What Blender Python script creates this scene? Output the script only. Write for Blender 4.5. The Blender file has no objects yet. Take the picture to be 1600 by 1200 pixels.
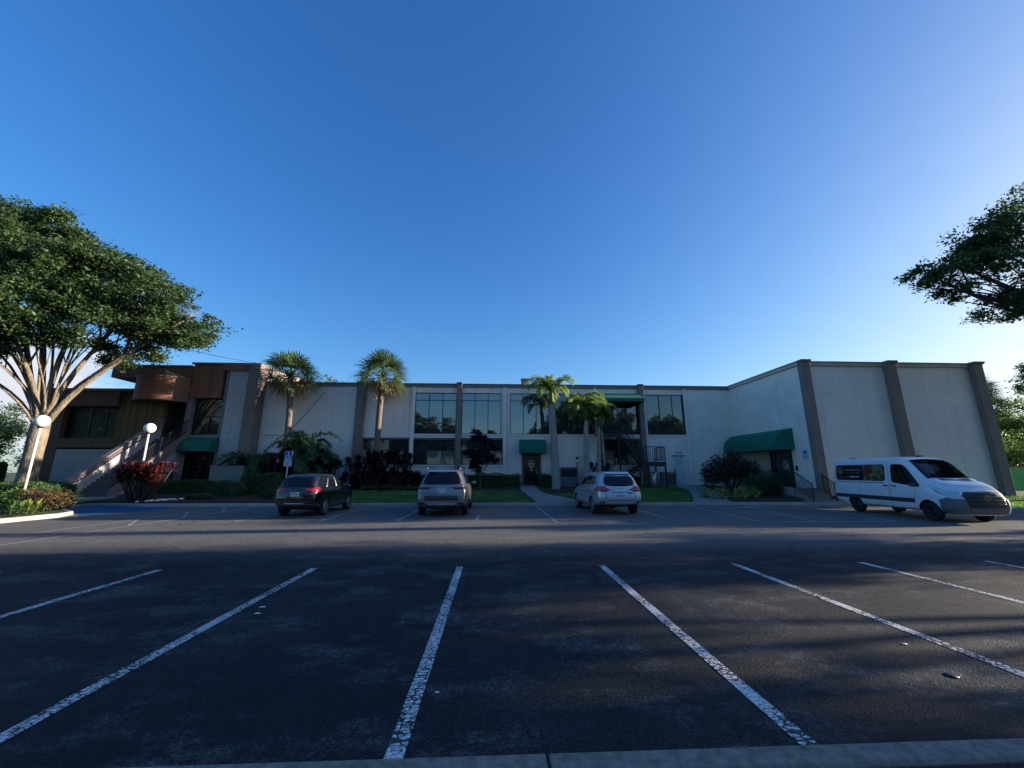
import bpy, bmesh, math, random
import numpy as np
from mathutils import Vector, Matrix, geometry
from mathutils.bvhtree import BVHTree
SC = bpy.context.scene
COL = SC.collection
R = math.radians

# ------------------------------------------------------------------ camera
F, PITCH, YAW, EYE = 620., math.atan(137/620.), R(2.7), 1.7
cam_d = bpy.data.cameras.new('camera'); cam = bpy.data.objects.new('camera', cam_d); COL.objects.link(cam)
cam_d.lens = 36*F/1600; cam_d.sensor_width = 36; cam_d.clip_end = 4000; cam_d.clip_start = .05
cam.location = (0, 0, EYE); cam.rotation_euler = (R(90)+PITCH, 0, -YAW)
SC.camera = cam

# ------------------------------------------------------------------ sky, sun, exposure
SUN_EL, SUN_AZ = R(11.0), R(5.0)          # azimuth measured from +X towards +Y
W = bpy.data.worlds.new('World'); SC.world = W; W.use_nodes = True
wn, wl = W.node_tree.nodes, W.node_tree.links
bg = wn['Background']
sky = wn.new('ShaderNodeTexSky'); sky.sky_type = 'NISHITA'; sky.sun_disc = False
sky.sun_elevation = SUN_EL; sky.sun_rotation = R(90)-SUN_AZ
sky.air_density = .8; sky.dust_density = 1.0; sky.ozone_density = 3.2; sky.altitude = 0
hsv = wn.new('ShaderNodeHueSaturation'); hsv.inputs['Saturation'].default_value = 1.2; hsv.inputs['Hue'].default_value = .512
wl.new(sky.outputs[0], hsv.inputs['Color'])
# a bank of low cumulus far off to the left
tc = wn.new('ShaderNodeTexCoord'); nz = wn.new('ShaderNodeTexNoise'); nz.inputs['Scale'].default_value = 16; nz.inputs['Detail'].default_value = 7
mp = wn.new('ShaderNodeMapping'); mp.inputs['Scale'].default_value = (1, 1, 1.6)
wl.new(tc.outputs['Generated'], mp.inputs[0]); wl.new(mp.outputs[0], nz.inputs['Vector'])
def wmath(op, a, b=None, c=None):
    n = wn.new('ShaderNodeMath'); n.operation = op
    for i, v in enumerate((a, b, c)):
        if v is None: continue
        if isinstance(v, (int, float)): n.inputs[i].default_value = v
        else: wl.new(v, n.inputs[i])
    return n.outputs[0]
dotn = wn.new('ShaderNodeVectorMath'); dotn.operation = 'DOT_PRODUCT'
cd = Vector((-.735, .665, .125)).normalized(); dotn.inputs[1].default_value = cd
nrm = wn.new('ShaderNodeVectorMath'); nrm.operation = 'NORMALIZE'
wl.new(tc.outputs['Generated'], nrm.inputs[0]); wl.new(nrm.outputs[0], dotn.inputs[0])
fall = wmath('MULTIPLY', wmath('SUBTRACT', dotn.outputs['Value'], .9915), 55.)
mask = wmath('MULTIPLY', wmath('ADD', fall, wmath('SUBTRACT', nz.outputs[0], .60)), 4.5)
cl = wn.new('ShaderNodeClamp'); wl.new(mask, cl.inputs[0])
mixc = wn.new('ShaderNodeMix'); mixc.data_type = 'RGBA'
sepc = wn.new('ShaderNodeSeparateColor'); comc = wn.new('ShaderNodeCombineColor'); wl.new(hsv.outputs[0], sepc.inputs[0])
for k_, lim in ((0, 6.5), (1, 6.6), (2, 6.6)):      # soft shoulder so that the glow by the sun keeps its colour
    wl.new(wmath('DIVIDE', sepc.outputs[k_], wmath('ADD', 1.0, wmath('POWER', wmath('DIVIDE', sepc.outputs[k_], lim), 1.4))), comc.inputs[k_])
wl.new(cl.outputs[0], mixc.inputs[0]); wl.new(comc.outputs[0], mixc.inputs[6]); mixc.inputs[7].default_value = (2.1, 2.2, 2.45, 1)
wl.new(mixc.outputs[2], bg.inputs['Color'])
bg.inputs['Strength'].default_value = .15
sd = bpy.data.lights.new('sun', 'SUN'); sun = bpy.data.objects.new('sun', sd); COL.objects.link(sun)
sd.energy = 5.0; sd.angle = R(.5); sd.color = (1, .86, .68)
sdir = Vector((math.cos(SUN_EL)*math.cos(SUN_AZ), math.cos(SUN_EL)*math.sin(SUN_AZ), math.sin(SUN_EL)))
sun.rotation_euler = sdir.to_track_quat('Z', 'Y').to_euler(); sun.location = sdir*200
SC.view_settings.view_transform = 'Standard'; SC.view_settings.look = 'None'
SC.view_settings.exposure = 1.34; SC.view_settings.gamma = 1
SC.cycles.max_bounces = 5; SC.cycles.diffuse_bounces = 2; SC.cycles.glossy_bounces = 3
SC.cycles.transmission_bounces = 3; SC.cycles.transparent_max_bounces = 6; SC.cycles.sample_clamp_indirect = 6
SC.cycles.use_denoising = True

# ------------------------------------------------------------------ pixel -> world helper (reads the survey points of the place)
_cp, _sp, _cy, _sy = math.cos(PITCH), math.sin(PITCH), math.cos(YAW), math.sin(YAW)
def ray(px, py):
    x = (px-800)/F; z = -(py-600)/F; f = _cp-_sp*z; u = _sp+_cp*z
    return (x*_cy+f*_sy, -x*_sy+f*_cy, u)
def aY(px, py, Y):
    d = ray(px, py); t = Y/d[1]; return d[0]*t, EYE+d[2]*t
def xY(px, Y, py=690): return aY(px, py, Y)[0]
def zY(px, py, Y): return aY(px, py, Y)[1]

# ------------------------------------------------------------------ materials
def mat(name, col, rough=.7, metal=0, spec=.5, var=0, vscale=3, bump=0, bscale=60, detail=5, col2=None, vmode='noise', stretch=(1, 1, 1), coat=0, emit=None):
    m = bpy.data.materials.new(name); m.use_nodes = True
    n, l = m.node_tree.nodes, m.node_tree.links; b = n['Principled BSDF']
    b.inputs['Roughness'].default_value = rough; b.inputs['Metallic'].default_value = metal
    b.inputs['Specular IOR Level'].default_value = spec; b.inputs['Coat Weight'].default_value = coat
    b.inputs['Coat Roughness'].default_value = .05
    b.inputs['Base Color'].default_value = (*col, 1)
    if var or bump:
        t = n.new('ShaderNodeTexCoord'); mp = n.new('ShaderNodeMapping'); mp.inputs['Scale'].default_value = stretch
        l.new(t.outputs['Object'], mp.inputs[0])
    if var:
        a = n.new('ShaderNodeTexNoise'); a.inputs['Scale'].default_value = vscale; a.inputs['Detail'].default_value = detail; a.inputs['Roughness'].default_value = .6
        l.new(mp.outputs[0], a.inputs['Vector'])
        r = n.new('ShaderNodeValToRGB'); c2 = col2 or tuple(c*(1-var) for c in col); c1 = tuple(min(1, c*(1+var*.6)) for c in col) if not col2 else col
        r.color_ramp.elements[0].position = .32; r.color_ramp.elements[1].position = .68
        r.color_ramp.elements[0].color = (*c2, 1); r.color_ramp.elements[1].color = (*c1, 1)
        l.new(a.outputs[0], r.inputs[0]); l.new(r.outputs[0], b.inputs['Base Color'])
    if bump:
        a2 = n.new('ShaderNodeTexNoise'); a2.inputs['Scale'].default_value = bscale; a2.inputs['Detail'].default_value = 3
        l.new(mp.outputs[0], a2.inputs['Vector'])
        bp = n.new('ShaderNodeBump'); bp.inputs['Strength'].default_value = bump; bp.inputs['Distance'].default_value = .01
        l.new(a2.outputs[0], bp.inputs['Height']); l.new(bp.outputs[0], b.inputs['Normal'])
    if emit: b.inputs['Emission Color'].default_value = (*emit[0], 1); b.inputs['Emission Strength'].default_value = emit[1]
    return m
def leafmat(name, c1, c2, trans=.35, rough=.5):
    m = bpy.data.materials.new(name); m.use_nodes = True
    n, l = m.node_tree.nodes, m.node_tree.links; b = n['Principled BSDF']; out = n['Material Output']
    g = n.new('ShaderNodeNewGeometry'); r = n.new('ShaderNodeValToRGB')
    r.color_ramp.elements[0].color = (*c1, 1); r.color_ramp.elements[1].color = (*c2, 1)
    l.new(g.outputs['Random Per Island'], r.inputs[0])
    tcn = n.new('ShaderNodeTexCoord'); cn = n.new('ShaderNodeTexNoise'); cn.inputs['Scale'].default_value = .9; cn.inputs['Detail'].default_value = 3; l.new(tcn.outputs['Object'], cn.inputs['Vector'])
    cm = n.new('ShaderNodeMapRange'); cm.inputs[1].default_value = .32; cm.inputs[2].default_value = .68; cm.inputs[3].default_value = .62; cm.inputs[4].default_value = 1.35; l.new(cn.outputs[0], cm.inputs[0])
    cx_ = n.new('ShaderNodeMix'); cx_.data_type = 'RGBA'; cx_.blend_type = 'MULTIPLY'; cx_.inputs[0].default_value = 1; l.new(r.outputs[0], cx_.inputs[6]); l.new(cm.outputs[0], cx_.inputs[7]); l.new(cx_.outputs[2], b.inputs['Base Color'])
    b.inputs['Roughness'].default_value = rough; b.inputs['Specular IOR Level'].default_value = .35
    t = n.new('ShaderNodeBsdfTranslucent'); mx = n.new('ShaderNodeMixShader'); mx.inputs[0].default_value = trans
    hs = n.new('ShaderNodeHueSaturation'); hs.inputs['Hue'].default_value = .475; hs.inputs['Value'].default_value = 1.5
    l.new(cx_.outputs[2], hs.inputs['Color']); l.new(hs.outputs[0], t.inputs['Color'])
    l.new(b.outputs[0], mx.inputs[1]); l.new(t.outputs[0], mx.inputs[2]); l.new(mx.outputs[0], out.inputs['Surface'])
    return m
def brickmat(name, col, mortar, bw, bh, ms=.012, rough=.8, bump=.6, offset=.5, var=.1, axis='XZ', stain=None, rowvar=0):
    m = mat(name, col, rough); n, l = m.node_tree.nodes, m.node_tree.links; b = n['Principled BSDF']
    t = n.new('ShaderNodeTexCoord'); s = n.new('ShaderNodeSeparateXYZ'); c = n.new('ShaderNodeCombineXYZ')
    l.new(t.outputs['Object'], s.inputs[0])
    if axis == 'XZ': 
        ad = n.new('ShaderNodeMath'); ad.operation = 'ADD'; l.new(s.outputs[0], ad.inputs[0]); l.new(s.outputs[1], ad.inputs[1]); l.new(ad.outputs[0], c.inputs[0])
    l.new(s.outputs[2], c.inputs[1])
    k = n.new('ShaderNodeTexBrick'); k.offset = offset; k.inputs['Scale'].default_value = 1
    k.inputs['Brick Width'].default_value = bw; k.inputs['Row Height'].default_value = bh; k.inputs['Mortar Size'].default_value = ms; k.inputs['Mortar Smooth'].default_value = .3
    k.inputs['Color1'].default_value = (*col, 1); k.inputs['Color2'].default_value = (*[x*(1-var) for x in col], 1); k.inputs['Mortar'].default_value = (*mortar, 1)
    l.new(c.outputs[0], k.inputs['Vector'])
    nzz = n.new('ShaderNodeTexNoise'); nzz.inputs['Scale'].default_value = .8; nzz.inputs['Detail'].default_value = 8
    l.new(t.outputs['Object'], nzz.inputs['Vector'])
    mr = n.new('ShaderNodeMapRange'); mr.inputs[1].default_value = .3; mr.inputs[2].default_value = .7; mr.inputs[3].default_value = .93; mr.inputs[4].default_value = 1.03
    l.new(nzz.outputs[0], mr.inputs[0])
    sm = n.new('ShaderNodeMapping'); sm.inputs['Scale'].default_value = (2.6, 2.6, .10); l.new(t.outputs['Object'], sm.inputs[0])
    sn = n.new('ShaderNodeTexNoise'); sn.inputs['Scale'].default_value = 1.5; sn.inputs['Detail'].default_value = 7; l.new(sm.outputs[0], sn.inputs['Vector'])
    sr = n.new('ShaderNodeMapRange'); sr.inputs[1].default_value = .52; sr.inputs[2].default_value = .75; sr.inputs[3].default_value = 1; sr.inputs[4].default_value = .86; l.new(sn.outputs[0], sr.inputs[0])
    sx = n.new('ShaderNodeMath'); sx.operation = 'MULTIPLY'; l.new(mr.outputs[0], sx.inputs[0]); l.new(sr.outputs[0], sx.inputs[1])
    mx = n.new('ShaderNodeMix'); mx.data_type = 'RGBA'; mx.blend_type = 'MULTIPLY'; mx.inputs[0].default_value = 1
    l.new(k.outputs['Color'], mx.inputs[6]); l.new(sx.outputs[0], mx.inputs[7]); l.new(mx.outputs[2], b.inputs['Base Color'])
    bp = n.new('ShaderNodeBump'); bp.inputs['Strength'].default_value = bump; bp.inputs['Distance'].default_value = .01; bp.invert = True
    l.new(k.outputs['Fac'], bp.inputs['Height']); l.new(bp.outputs[0], b.inputs['Normal'])
    return m
M = {}
M['white_wall'] = brickmat('painted_block', (.86, .755, .67), (.76, .665, .59), .8, .2, .010, bump=.5, var=.05)
M['white_trim'] = mat('white_trim', (.84, .76, .69), .6, var=.06, vscale=2)
M['cream'] = mat('awning_shade_cream', (.52, .46, .38), .8, var=.1, vscale=1.5)
M['siding'] = brickmat('lap_siding', (.36, .36, .36), (.22, .22, .22), 60, .2, .012, offset=0)
M['pilaster'] = mat('taupe_stucco', (.235, .178, .155), .9, var=.15, vscale=1.2, bump=.4, bscale=50)
M['cornice'] = mat('cornice', (.20, .17, .15), .7, var=.15, vscale=1)
M['roof'] = mat('roof_gravel', (.35, .34, .32), .9, var=.2, vscale=2)
M['tile'] = brickmat('glazed_tile', (.56, .56, .57), (.20, .20, .22), .155, .155, .016, rough=.45, offset=0, var=.12)
M['frame'] = mat('dark_bronze', (.022, .02, .02), .4, metal=.5)
M['brown_frame'] = mat('brown_trim', (.15, .11, .09), .7, var=.1)
M['black'] = mat('black_steel', (.014, .014, .016), .45, spec=.4)
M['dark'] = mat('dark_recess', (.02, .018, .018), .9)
M['green_awning'] = mat('green_canvas', (.0, .105, .072), .75, var=.14, vscale=1.6, bump=.3, bscale=25)
M['concrete'] = mat('concrete', (.36, .34, .32), .9, var=.22, vscale=1.3, bump=.35, bscale=90, detail=9)
M['mauve'] = mat('mauve_stucco', (.20, .165, .165), .9, var=.12, vscale=1.2)
M['metal_grey'] = mat('grey_painted_metal', (.20, .215, .225), .5, var=.12, vscale=2)
M['alu'] = mat('aluminium', (.5, .5, .52), .35, metal=.8)
M['chrome'] = mat('chrome', (.75, .75, .78), .12, metal=1)
M['mulch'] = mat('mulch', (.055, .028, .018), .95, col2=(.022, .012, .008), var=.5, vscale=18, bump=1, bscale=60)
M['tyre'] = mat('tyre_rubber', (.012, .012, .013), .8)
M['plastic'] = mat('grey_plastic', (.035, .037, .041), .55)
M['carglass'] = mat('tinted_glass', (.004, .005, .006), .03, spec=.45)
M['white_paint'] = mat('white_marker', (.7, .7, .7), .6)
M['navy'] = mat('navy_sign', (.0, .05, .32), .5)
M['lamp_pole'] = mat('pale_pole', (.62, .60, .50), .5)
M['globe'] = mat('opal_globe', (.82, .78, .78), .35)
M['bark'] = mat('oak_bark', (.30, .25, .185), .9, col2=(.10, .085, .06), var=.4, vscale=3.2, bump=1, bscale=14, stretch=(1, 1, .5), detail=9); M['bark'].node_tree.nodes['Bump'].inputs['Distance'].default_value = .08
M['barkdark'] = mat('dark_bark', (.085, .07, .055), .9, col2=(.04, .032, .026), var=.4, vscale=3, bump=1, bscale=9)
M['palmtrunk'] = mat('sabal_trunk', (.20, .155, .12), .9, col2=(.105, .08, .062), var=.3, vscale=5, bump=1, bscale=10, stretch=(1, 1, 3))
M['royaltrunk'] = mat('smooth_palm_trunk', (.30, .29, .265), .8, col2=(.21, .20, .18), var=.2, vscale=3, stretch=(1, 1, 5))
M['oakleaf'] = leafmat('oak_leaf', (.02, .052, .018), (.07, .12, .036), .28)
M['oakdark'] = leafmat('oak_leaf_dark', (.018, .05, .016), (.055, .11, .028), .35)
M['sabal'] = leafmat('sabal_leaf', (.04, .09, .035), (.11, .17, .06), .25)
M['sabalnew'] = leafmat('sabal_new_leaf', (.16, .2, .03), (.25, .27, .05), .35)
M['sabaldead'] = leafmat('sabal_dead_leaf', (.20, .13, .06), (.32, .22, .11), .2)
M['feather'] = leafmat('feather_leaf', (.09, .18, .05), (.25, .34, .09), .5)
M['hedge'] = leafmat('hedge_leaf', (.028, .08, .018), (.075, .155, .03), .25)
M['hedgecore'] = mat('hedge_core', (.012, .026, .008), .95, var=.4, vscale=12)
M['cordyline'] = leafmat('red_leaf', (.035, .008, .012), (.16, .036, .034), .3)
M['cordydark'] = leafmat('plum_leaf', (.010, .006, .010), (.034, .012, .020), .12)
M['lime'] = leafmat('lime_leaf', (.13, .2, .03), (.30, .36, .07), .35)
M['midleaf'] = leafmat('mid_leaf', (.04, .10, .025), (.11, .21, .05), .35)
M['bronzeleaf'] = leafmat('bronze_leaf', (.026, .022, .022), (.085, .065, .045), .2)
M['croton'] = leafmat('croton_leaf', (.05, .055, .02), (.21, .10, .04), .3)
M['darkleaf'] = leafmat('dark_leaf', (.016, .05, .022), (.045, .10, .042), .2)
M['grassblade'] = leafmat('grass_blade', (.06, .20, .03), (.14, .32, .055), .3)

def glassmat(name, tint=(.012, .016, .018), refl=.42, blind=None, wave=.012, seed=0):
    m = bpy.data.materials.new(name); m.use_nodes = True
    n, l = m.node_tree.nodes, m.node_tree.links; b = n['Principled BSDF']; out = n['Material Output']
    b.inputs['Base Color'].default_value = (*(blind or tint), 1); b.inputs['Roughness'].default_value = .5; b.inputs['Specular IOR Level'].default_value = .2
    g = n.new('ShaderNodeBsdfGlossy'); g.inputs['Roughness'].default_value = .015; g.inputs['Color'].default_value = (.66, .73, .73, 1)
    mx = n.new('ShaderNodeMixShader'); fr = n.new('ShaderNodeLayerWeight'); fr.inputs['Blend'].default_value = .25
    mr = n.new('ShaderNodeMapRange'); mr.inputs[3].default_value = refl; mr.inputs[4].default_value = .75
    l.new(fr.outputs['Fresnel'], mr.inputs[0]); l.new(mr.outputs[0], mx.inputs[0])
    t = n.new('ShaderNodeTexCoord'); a = n.new('ShaderNodeTexNoise'); a.inputs['Scale'].default_value = .7; a.inputs['Detail'].default_value = 1
    l.new(t.outputs['Object'], a.inputs['Vector']); bp = n.new('ShaderNodeBump'); bp.inputs['Strength'].default_value = .5; bp.inputs['Distance'].default_value = wave
    l.new(a.outputs[0], bp.inputs['Height']); l.new(bp.outputs[0], g.inputs['Normal'])
    l.new(b.outputs[0], mx.inputs[1]); l.new(g.outputs[0], mx.inputs[2]); l.new(mx.outputs[0], out.inputs['Surface'])
    return m
M['glass'] = glassmat('reflective_glass', refl=.24)
M['glassdark'] = glassmat('dark_glass', refl=.05, tint=(.008, .011, .013)); M['glassmid'] = glassmat('dim_reflection_glass', refl=.16)  # glassmid mirrors less, standing in for dark trees reflected in the upper panes
M['blind'] = glassmat('glass_over_blind', refl=.05, blind=(.11, .12, .115))

def asphalt():
    m = mat('asphalt', (.05, .05, .05), .85); n, l = m.node_tree.nodes, m.node_tree.links; b = n['Principled BSDF']
    t = n.new('ShaderNodeTexCoord')
    def noise(s, d=6, r=.6, st=(1, 1, 1)):
        mp = n.new('ShaderNodeMapping'); mp.inputs['Scale'].default_value = st; l.new(t.outputs['Object'], mp.inputs[0])
        a = n.new('ShaderNodeTexNoise'); a.inputs['Scale'].default_value = s; a.inputs['Detail'].default_value = d; a.inputs['Roughness'].default_value = r
        l.new(mp.outputs[0], a.inputs['Vector']); return a.outputs[0]
    def ramp(f, p0, p1, c0, c1):
        r = n.new('ShaderNodeValToRGB'); r.color_ramp.elements[0].position = p0; r.color_ramp.elements[1].position = p1
        r.color_ramp.elements[0].color = (*c0, 1); r.color_ramp.elements[1].color = (*c1, 1); l.new(f, r.inputs[0]); return r.outputs[0]
    def mix(f, a, bb, mode='MIX'):
        x = n.new('ShaderNodeMix'); x.data_type = 'RGBA'; x.blend_type = mode
        if isinstance(f, float): x.inputs[0].default_value = f
        else: l.new(f, x.inputs[0])
        for i, v in ((6, a), (7, bb)):
            if isinstance(v, tuple): x.inputs[i].default_value = (*v, 1)
            else: l.new(v, x.inputs[i])
        return x.outputs[2]
    base = ramp(noise(.45, 8, .62), .35, .7, (.0075, .0085, .0105), (.024, .025, .027))
    dust = ramp(noise(.8, 10, .70, (1, 1.6, 1)), .50, .74, (0, 0, 0), (1, 1, 1))
    fineb = ramp(noise(14, 8, .75), .40, .62, (.1, .1, .1), (1, 1, 1)); dst = mix(1.0, dust, fineb, 'MULTIPLY')
    c = mix(dst, base, (.17, .172, .172))
    oil = ramp(noise(1.9, 3, .5), .66, .73, (1, 1, 1), (.35, .35, .36)); c = mix(1.0, c, oil, 'MULTIPLY')
    tyre = ramp(noise(5, 4, .6, (1, .05, 1)), .60, .70, (0, 0, 0), (.16, .16, .16)); c = mix(tyre, c, (.09, .09, .092))
    tr = ramp(noise(1.1, 6, .6, (.10, 1, 1)), .5, .75, (0, 0, 0), (.35, .35, .35))     # drive-lane scuffs along x
    sp = n.new('ShaderNodeSeparateXYZ'); l.new(t.outputs['Object'], sp.inputs[0])
    lane = n.new('ShaderNodeMapRange'); lane.interpolation_type = 'SMOOTHSTEP'; lane.inputs[1].default_value = 8.0; lane.inputs[2].default_value = 11.5
    l.new(sp.outputs[1], lane.inputs[0])
    mm = n.new('ShaderNodeMath'); mm.operation = 'MULTIPLY'; l.new(tr, mm.inputs[0]); l.new(lane.outputs[0], mm.inputs[1])
    c = mix(mm.outputs[0], c, (.285, .265, .235))
    c = mix(lane.outputs[0], c, mix(.6, c, (.22, .205, .182)))
    stones = n.new('ShaderNodeTexVoronoi'); stones.inputs['Scale'].default_value = 75; l.new(t.outputs['Object'], stones.inputs['Vector'])
    st = ramp(stones.outputs['Color'], .25, 1., (.3, .3, .3), (2.3, 2.3, 2.3))
    c = mix(.8, c, st, 'MULTIPLY')
    fleck = ramp(noise(210, 1, .5), .70, .74, (0, 0, 0), (1, 1, 1)); c = mix(fleck, c, (.24, .24, .235))
    crk = n.new('ShaderNodeTexVoronoi'); crk.feature = 'DISTANCE_TO_EDGE'; crk.inputs['Scale'].default_value = .42
    w = n.new('ShaderNodeMixRGB') if False else None
    mpw = n.new('ShaderNodeVectorMath'); mpw.operation = 'ADD'
    an = n.new('ShaderNodeTexNoise'); an.inputs['Scale'].default_value = 1.3; an.inputs['Detail'].default_value = 6; l.new(t.outputs['Object'], an.inputs['Vector'])
    l.new(t.outputs['Object'], mpw.inputs[0]); l.new(an.outputs['Color'], mpw.inputs[1]); l.new(mpw.outputs[0], crk.inputs['Vector'])
    ck = ramp(crk.outputs[0], .0, .006, (.15, .15, .15), (1, 1, 1)); c = mix(.85, c, ck, 'MULTIPLY')
    l.new(c, b.inputs['Base Color'])
    bp = n.new('ShaderNodeBump'); bp.inputs['Strength'].default_value = .9; bp.inputs['Distance'].default_value = .006
    l.new(stones.outputs['Distance'], bp.inputs['Height']); l.new(bp.outputs[0], b.inputs['Normal'])
    b.inputs['Specular IOR Level'].default_value = .22; b.inputs['Roughness'].default_value = .75
    return m
M['asphalt'] = asphalt()
def linemat(name, colour, thr=.035, wear=.5):
    m = mat(name, colour, .7); n, l = m.node_tree.nodes, m.node_tree.links; b = n['Principled BSDF']
    t = n.new('ShaderNodeTexCoord'); mp = n.new('ShaderNodeMapping'); mp.inputs['Scale'].default_value = (.8, 1.5, 1); l.new(t.outputs['Object'], mp.inputs[0])
    an = n.new('ShaderNodeTexNoise'); an.inputs['Scale'].default_value = 9; an.inputs['Detail'].default_value = 5; l.new(t.outputs['Object'], an.inputs['Vector'])
    sc = n.new('ShaderNodeVectorMath'); sc.operation = 'MULTIPLY_ADD'; sc.inputs[1].default_value = (.09, .09, 0); l.new(an.outputs['Color'], sc.inputs[0]); l.new(mp.outputs[0], sc.inputs[2])
    v = n.new('ShaderNodeTexVoronoi'); v.feature = 'DISTANCE_TO_EDGE'; v.inputs['Scale'].default_value = 19; l.new(sc.outputs[0], v.inputs['Vector'])
    a2 = n.new('ShaderNodeTexNoise'); a2.inputs['Scale'].default_value = 1.6; a2.inputs['Detail'].default_value = 4; l.new(t.outputs['Object'], a2.inputs['Vector'])
    mr = n.new('ShaderNodeMapRange'); mr.inputs[1].default_value = .35; mr.inputs[2].default_value = .68; mr.inputs[3].default_value = .001; mr.inputs[4].default_value = thr*4; l.new(a2.outputs[0], mr.inputs[0])
    gt = n.new('ShaderNodeMath'); gt.operation = 'GREATER_THAN'; l.new(v.outputs[0], gt.inputs[0]); l.new(mr.outputs[0], gt.inputs[1])
    a3 = n.new('ShaderNodeTexNoise'); a3.inputs['Scale'].default_value = 40; a3.inputs['Detail'].default_value = 6; l.new(t.outputs['Object'], a3.inputs['Vector'])
    r3 = n.new('ShaderNodeValToRGB'); r3.color_ramp.elements[0].position = .42; r3.color_ramp.elements[1].position = .60
    r3.color_ramp.elements[0].color = (*[c*wear for c in colour], 1); r3.color_ramp.elements[1].color = (*colour, 1); l.new(a3.outputs[0], r3.inputs[0])
    x = n.new('ShaderNodeMix'); x.data_type = 'RGBA'; l.new(gt.outputs[0], x.inputs[0]); x.inputs[6].default_value = (.028, .027, .026, 1); l.new(r3.outputs[0], x.inputs[7])
    l.new(x.outputs[2], b.inputs['Base Color']); return m
M['line'] = linemat('worn_white_paint', (.80, .80, .78), .045, .45)
M['linefar'] = linemat('faded_white_paint', (.60, .59, .57), .02, .45)
M['blue'] = linemat('blue_paint', (.008, .13, .30), .008, .8); M['blue'].node_tree.nodes['Principled BSDF'].inputs['Specular IOR Level'].default_value = .1
def grassmat():
    m = mat('grass_soil', (.03, .065, .018), .95, col2=(.018, .035, .012), var=.5, vscale=7, bump=1, bscale=120)
    return m
M['grass'] = grassmat()
def woodmat(name, col, w=.15, rot=False, lo=.72, hi=1.15, groove=.25):
    m = mat(name, col, .75); n, l = m.node_tree.nodes, m.node_tree.links; b = n['Principled BSDF']
    t = n.new('ShaderNodeTexCoord'); s = n.new('ShaderNodeSeparateXYZ'); l.new(t.outputs['Object'], s.inputs[0])
    ad = n.new('ShaderNodeMath'); ad.operation = 'MULTIPLY_ADD'; ad.inputs[1].default_value = 1.0; l.new(s.outputs[1], ad.inputs[0]); l.new(s.outputs[0], ad.inputs[2])
    md = n.new('ShaderNodeMath'); md.operation = 'PINGPONG'; md.inputs[1].default_value = w/2; l.new(ad.outputs[0], md.inputs[0])
    lt = n.new('ShaderNodeMath'); lt.operation = 'GREATER_THAN'; lt.inputs[1].default_value = .009; l.new(md.outputs[0], lt.inputs[0])
    dv = n.new('ShaderNodeMath'); dv.operation = 'DIVIDE'; dv.inputs[1].default_value = w; l.new(ad.outputs[0], dv.inputs[0])
    fl = n.new('ShaderNodeMath'); fl.operation = 'FLOOR'; l.new(dv.outputs[0], fl.inputs[0])
    wnz = n.new('ShaderNodeTexWhiteNoise'); wnz.noise_dimensions = '1D'; l.new(fl.outputs[0], wnz.inputs['W'])
    r = n.new('ShaderNodeValToRGB'); r.color_ramp.elements[0].color = (*[c*lo for c in col], 1); r.color_ramp.elements[1].color = (*[c*hi for c in col], 1); l.new(wnz.outputs[0], r.inputs[0])
    nn = n.new('ShaderNodeTexNoise'); nn.inputs['Scale'].default_value = 2; nn.inputs['Detail'].default_value = 6
    mp = n.new('ShaderNodeMapping'); mp.inputs['Scale'].default_value = (6, 6, .5); l.new(t.outputs['Object'], mp.inputs[0]); l.new(mp.outputs[0], nn.inputs['Vector'])
    mr = n.new('ShaderNodeMapRange'); mr.inputs[1].default_value = .3; mr.inputs[2].default_value = .7; mr.inputs[3].default_value = .75; mr.inputs[4].default_value = 1.1; l.new(nn.outputs[0], mr.inputs[0])
    x = n.new('ShaderNodeMix'); x.data_type = 'RGBA'; x.blend_type = 'MULTIPLY'; x.inputs[0].default_value = 1; l.new(r.outputs[0], x.inputs[6]); l.new(mr.outputs[0], x.inputs[7])
    y = n.new('ShaderNodeMix'); y.data_type = 'RGBA'; l.new(lt.outputs[0], y.inputs[0]); y.inputs[6].default_value = (*[c*groove for c in col], 1); l.new(x.outputs[2], y.inputs[7])
    l.new(y.outputs[2], b.inputs['Base Color']); return m
M['wood_red'] = woodmat('red_brown_boards', (.26, .115, .072), .30, lo=.84, hi=1.08, groove=.45)
M['wood_brown'] = woodmat('brown_boards', (.14, .075, .042), .20, lo=.85, hi=1.08, groove=.45)
M['wood_olive'] = woodmat('olive_boards', (.15, .098, .035), .22)
M['green_awning'] = woodmat('green_canvas_panels', (.0, .14, .09), .95, lo=.93, hi=1.03, groove=.6)
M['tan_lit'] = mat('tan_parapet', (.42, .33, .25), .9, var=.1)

def carpaint(name, col, metal=.5, rough=.35, dirt=.0):
    return mat(name, col, rough, metal=metal, coat=.8, var=.05, vscale=2)

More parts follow.
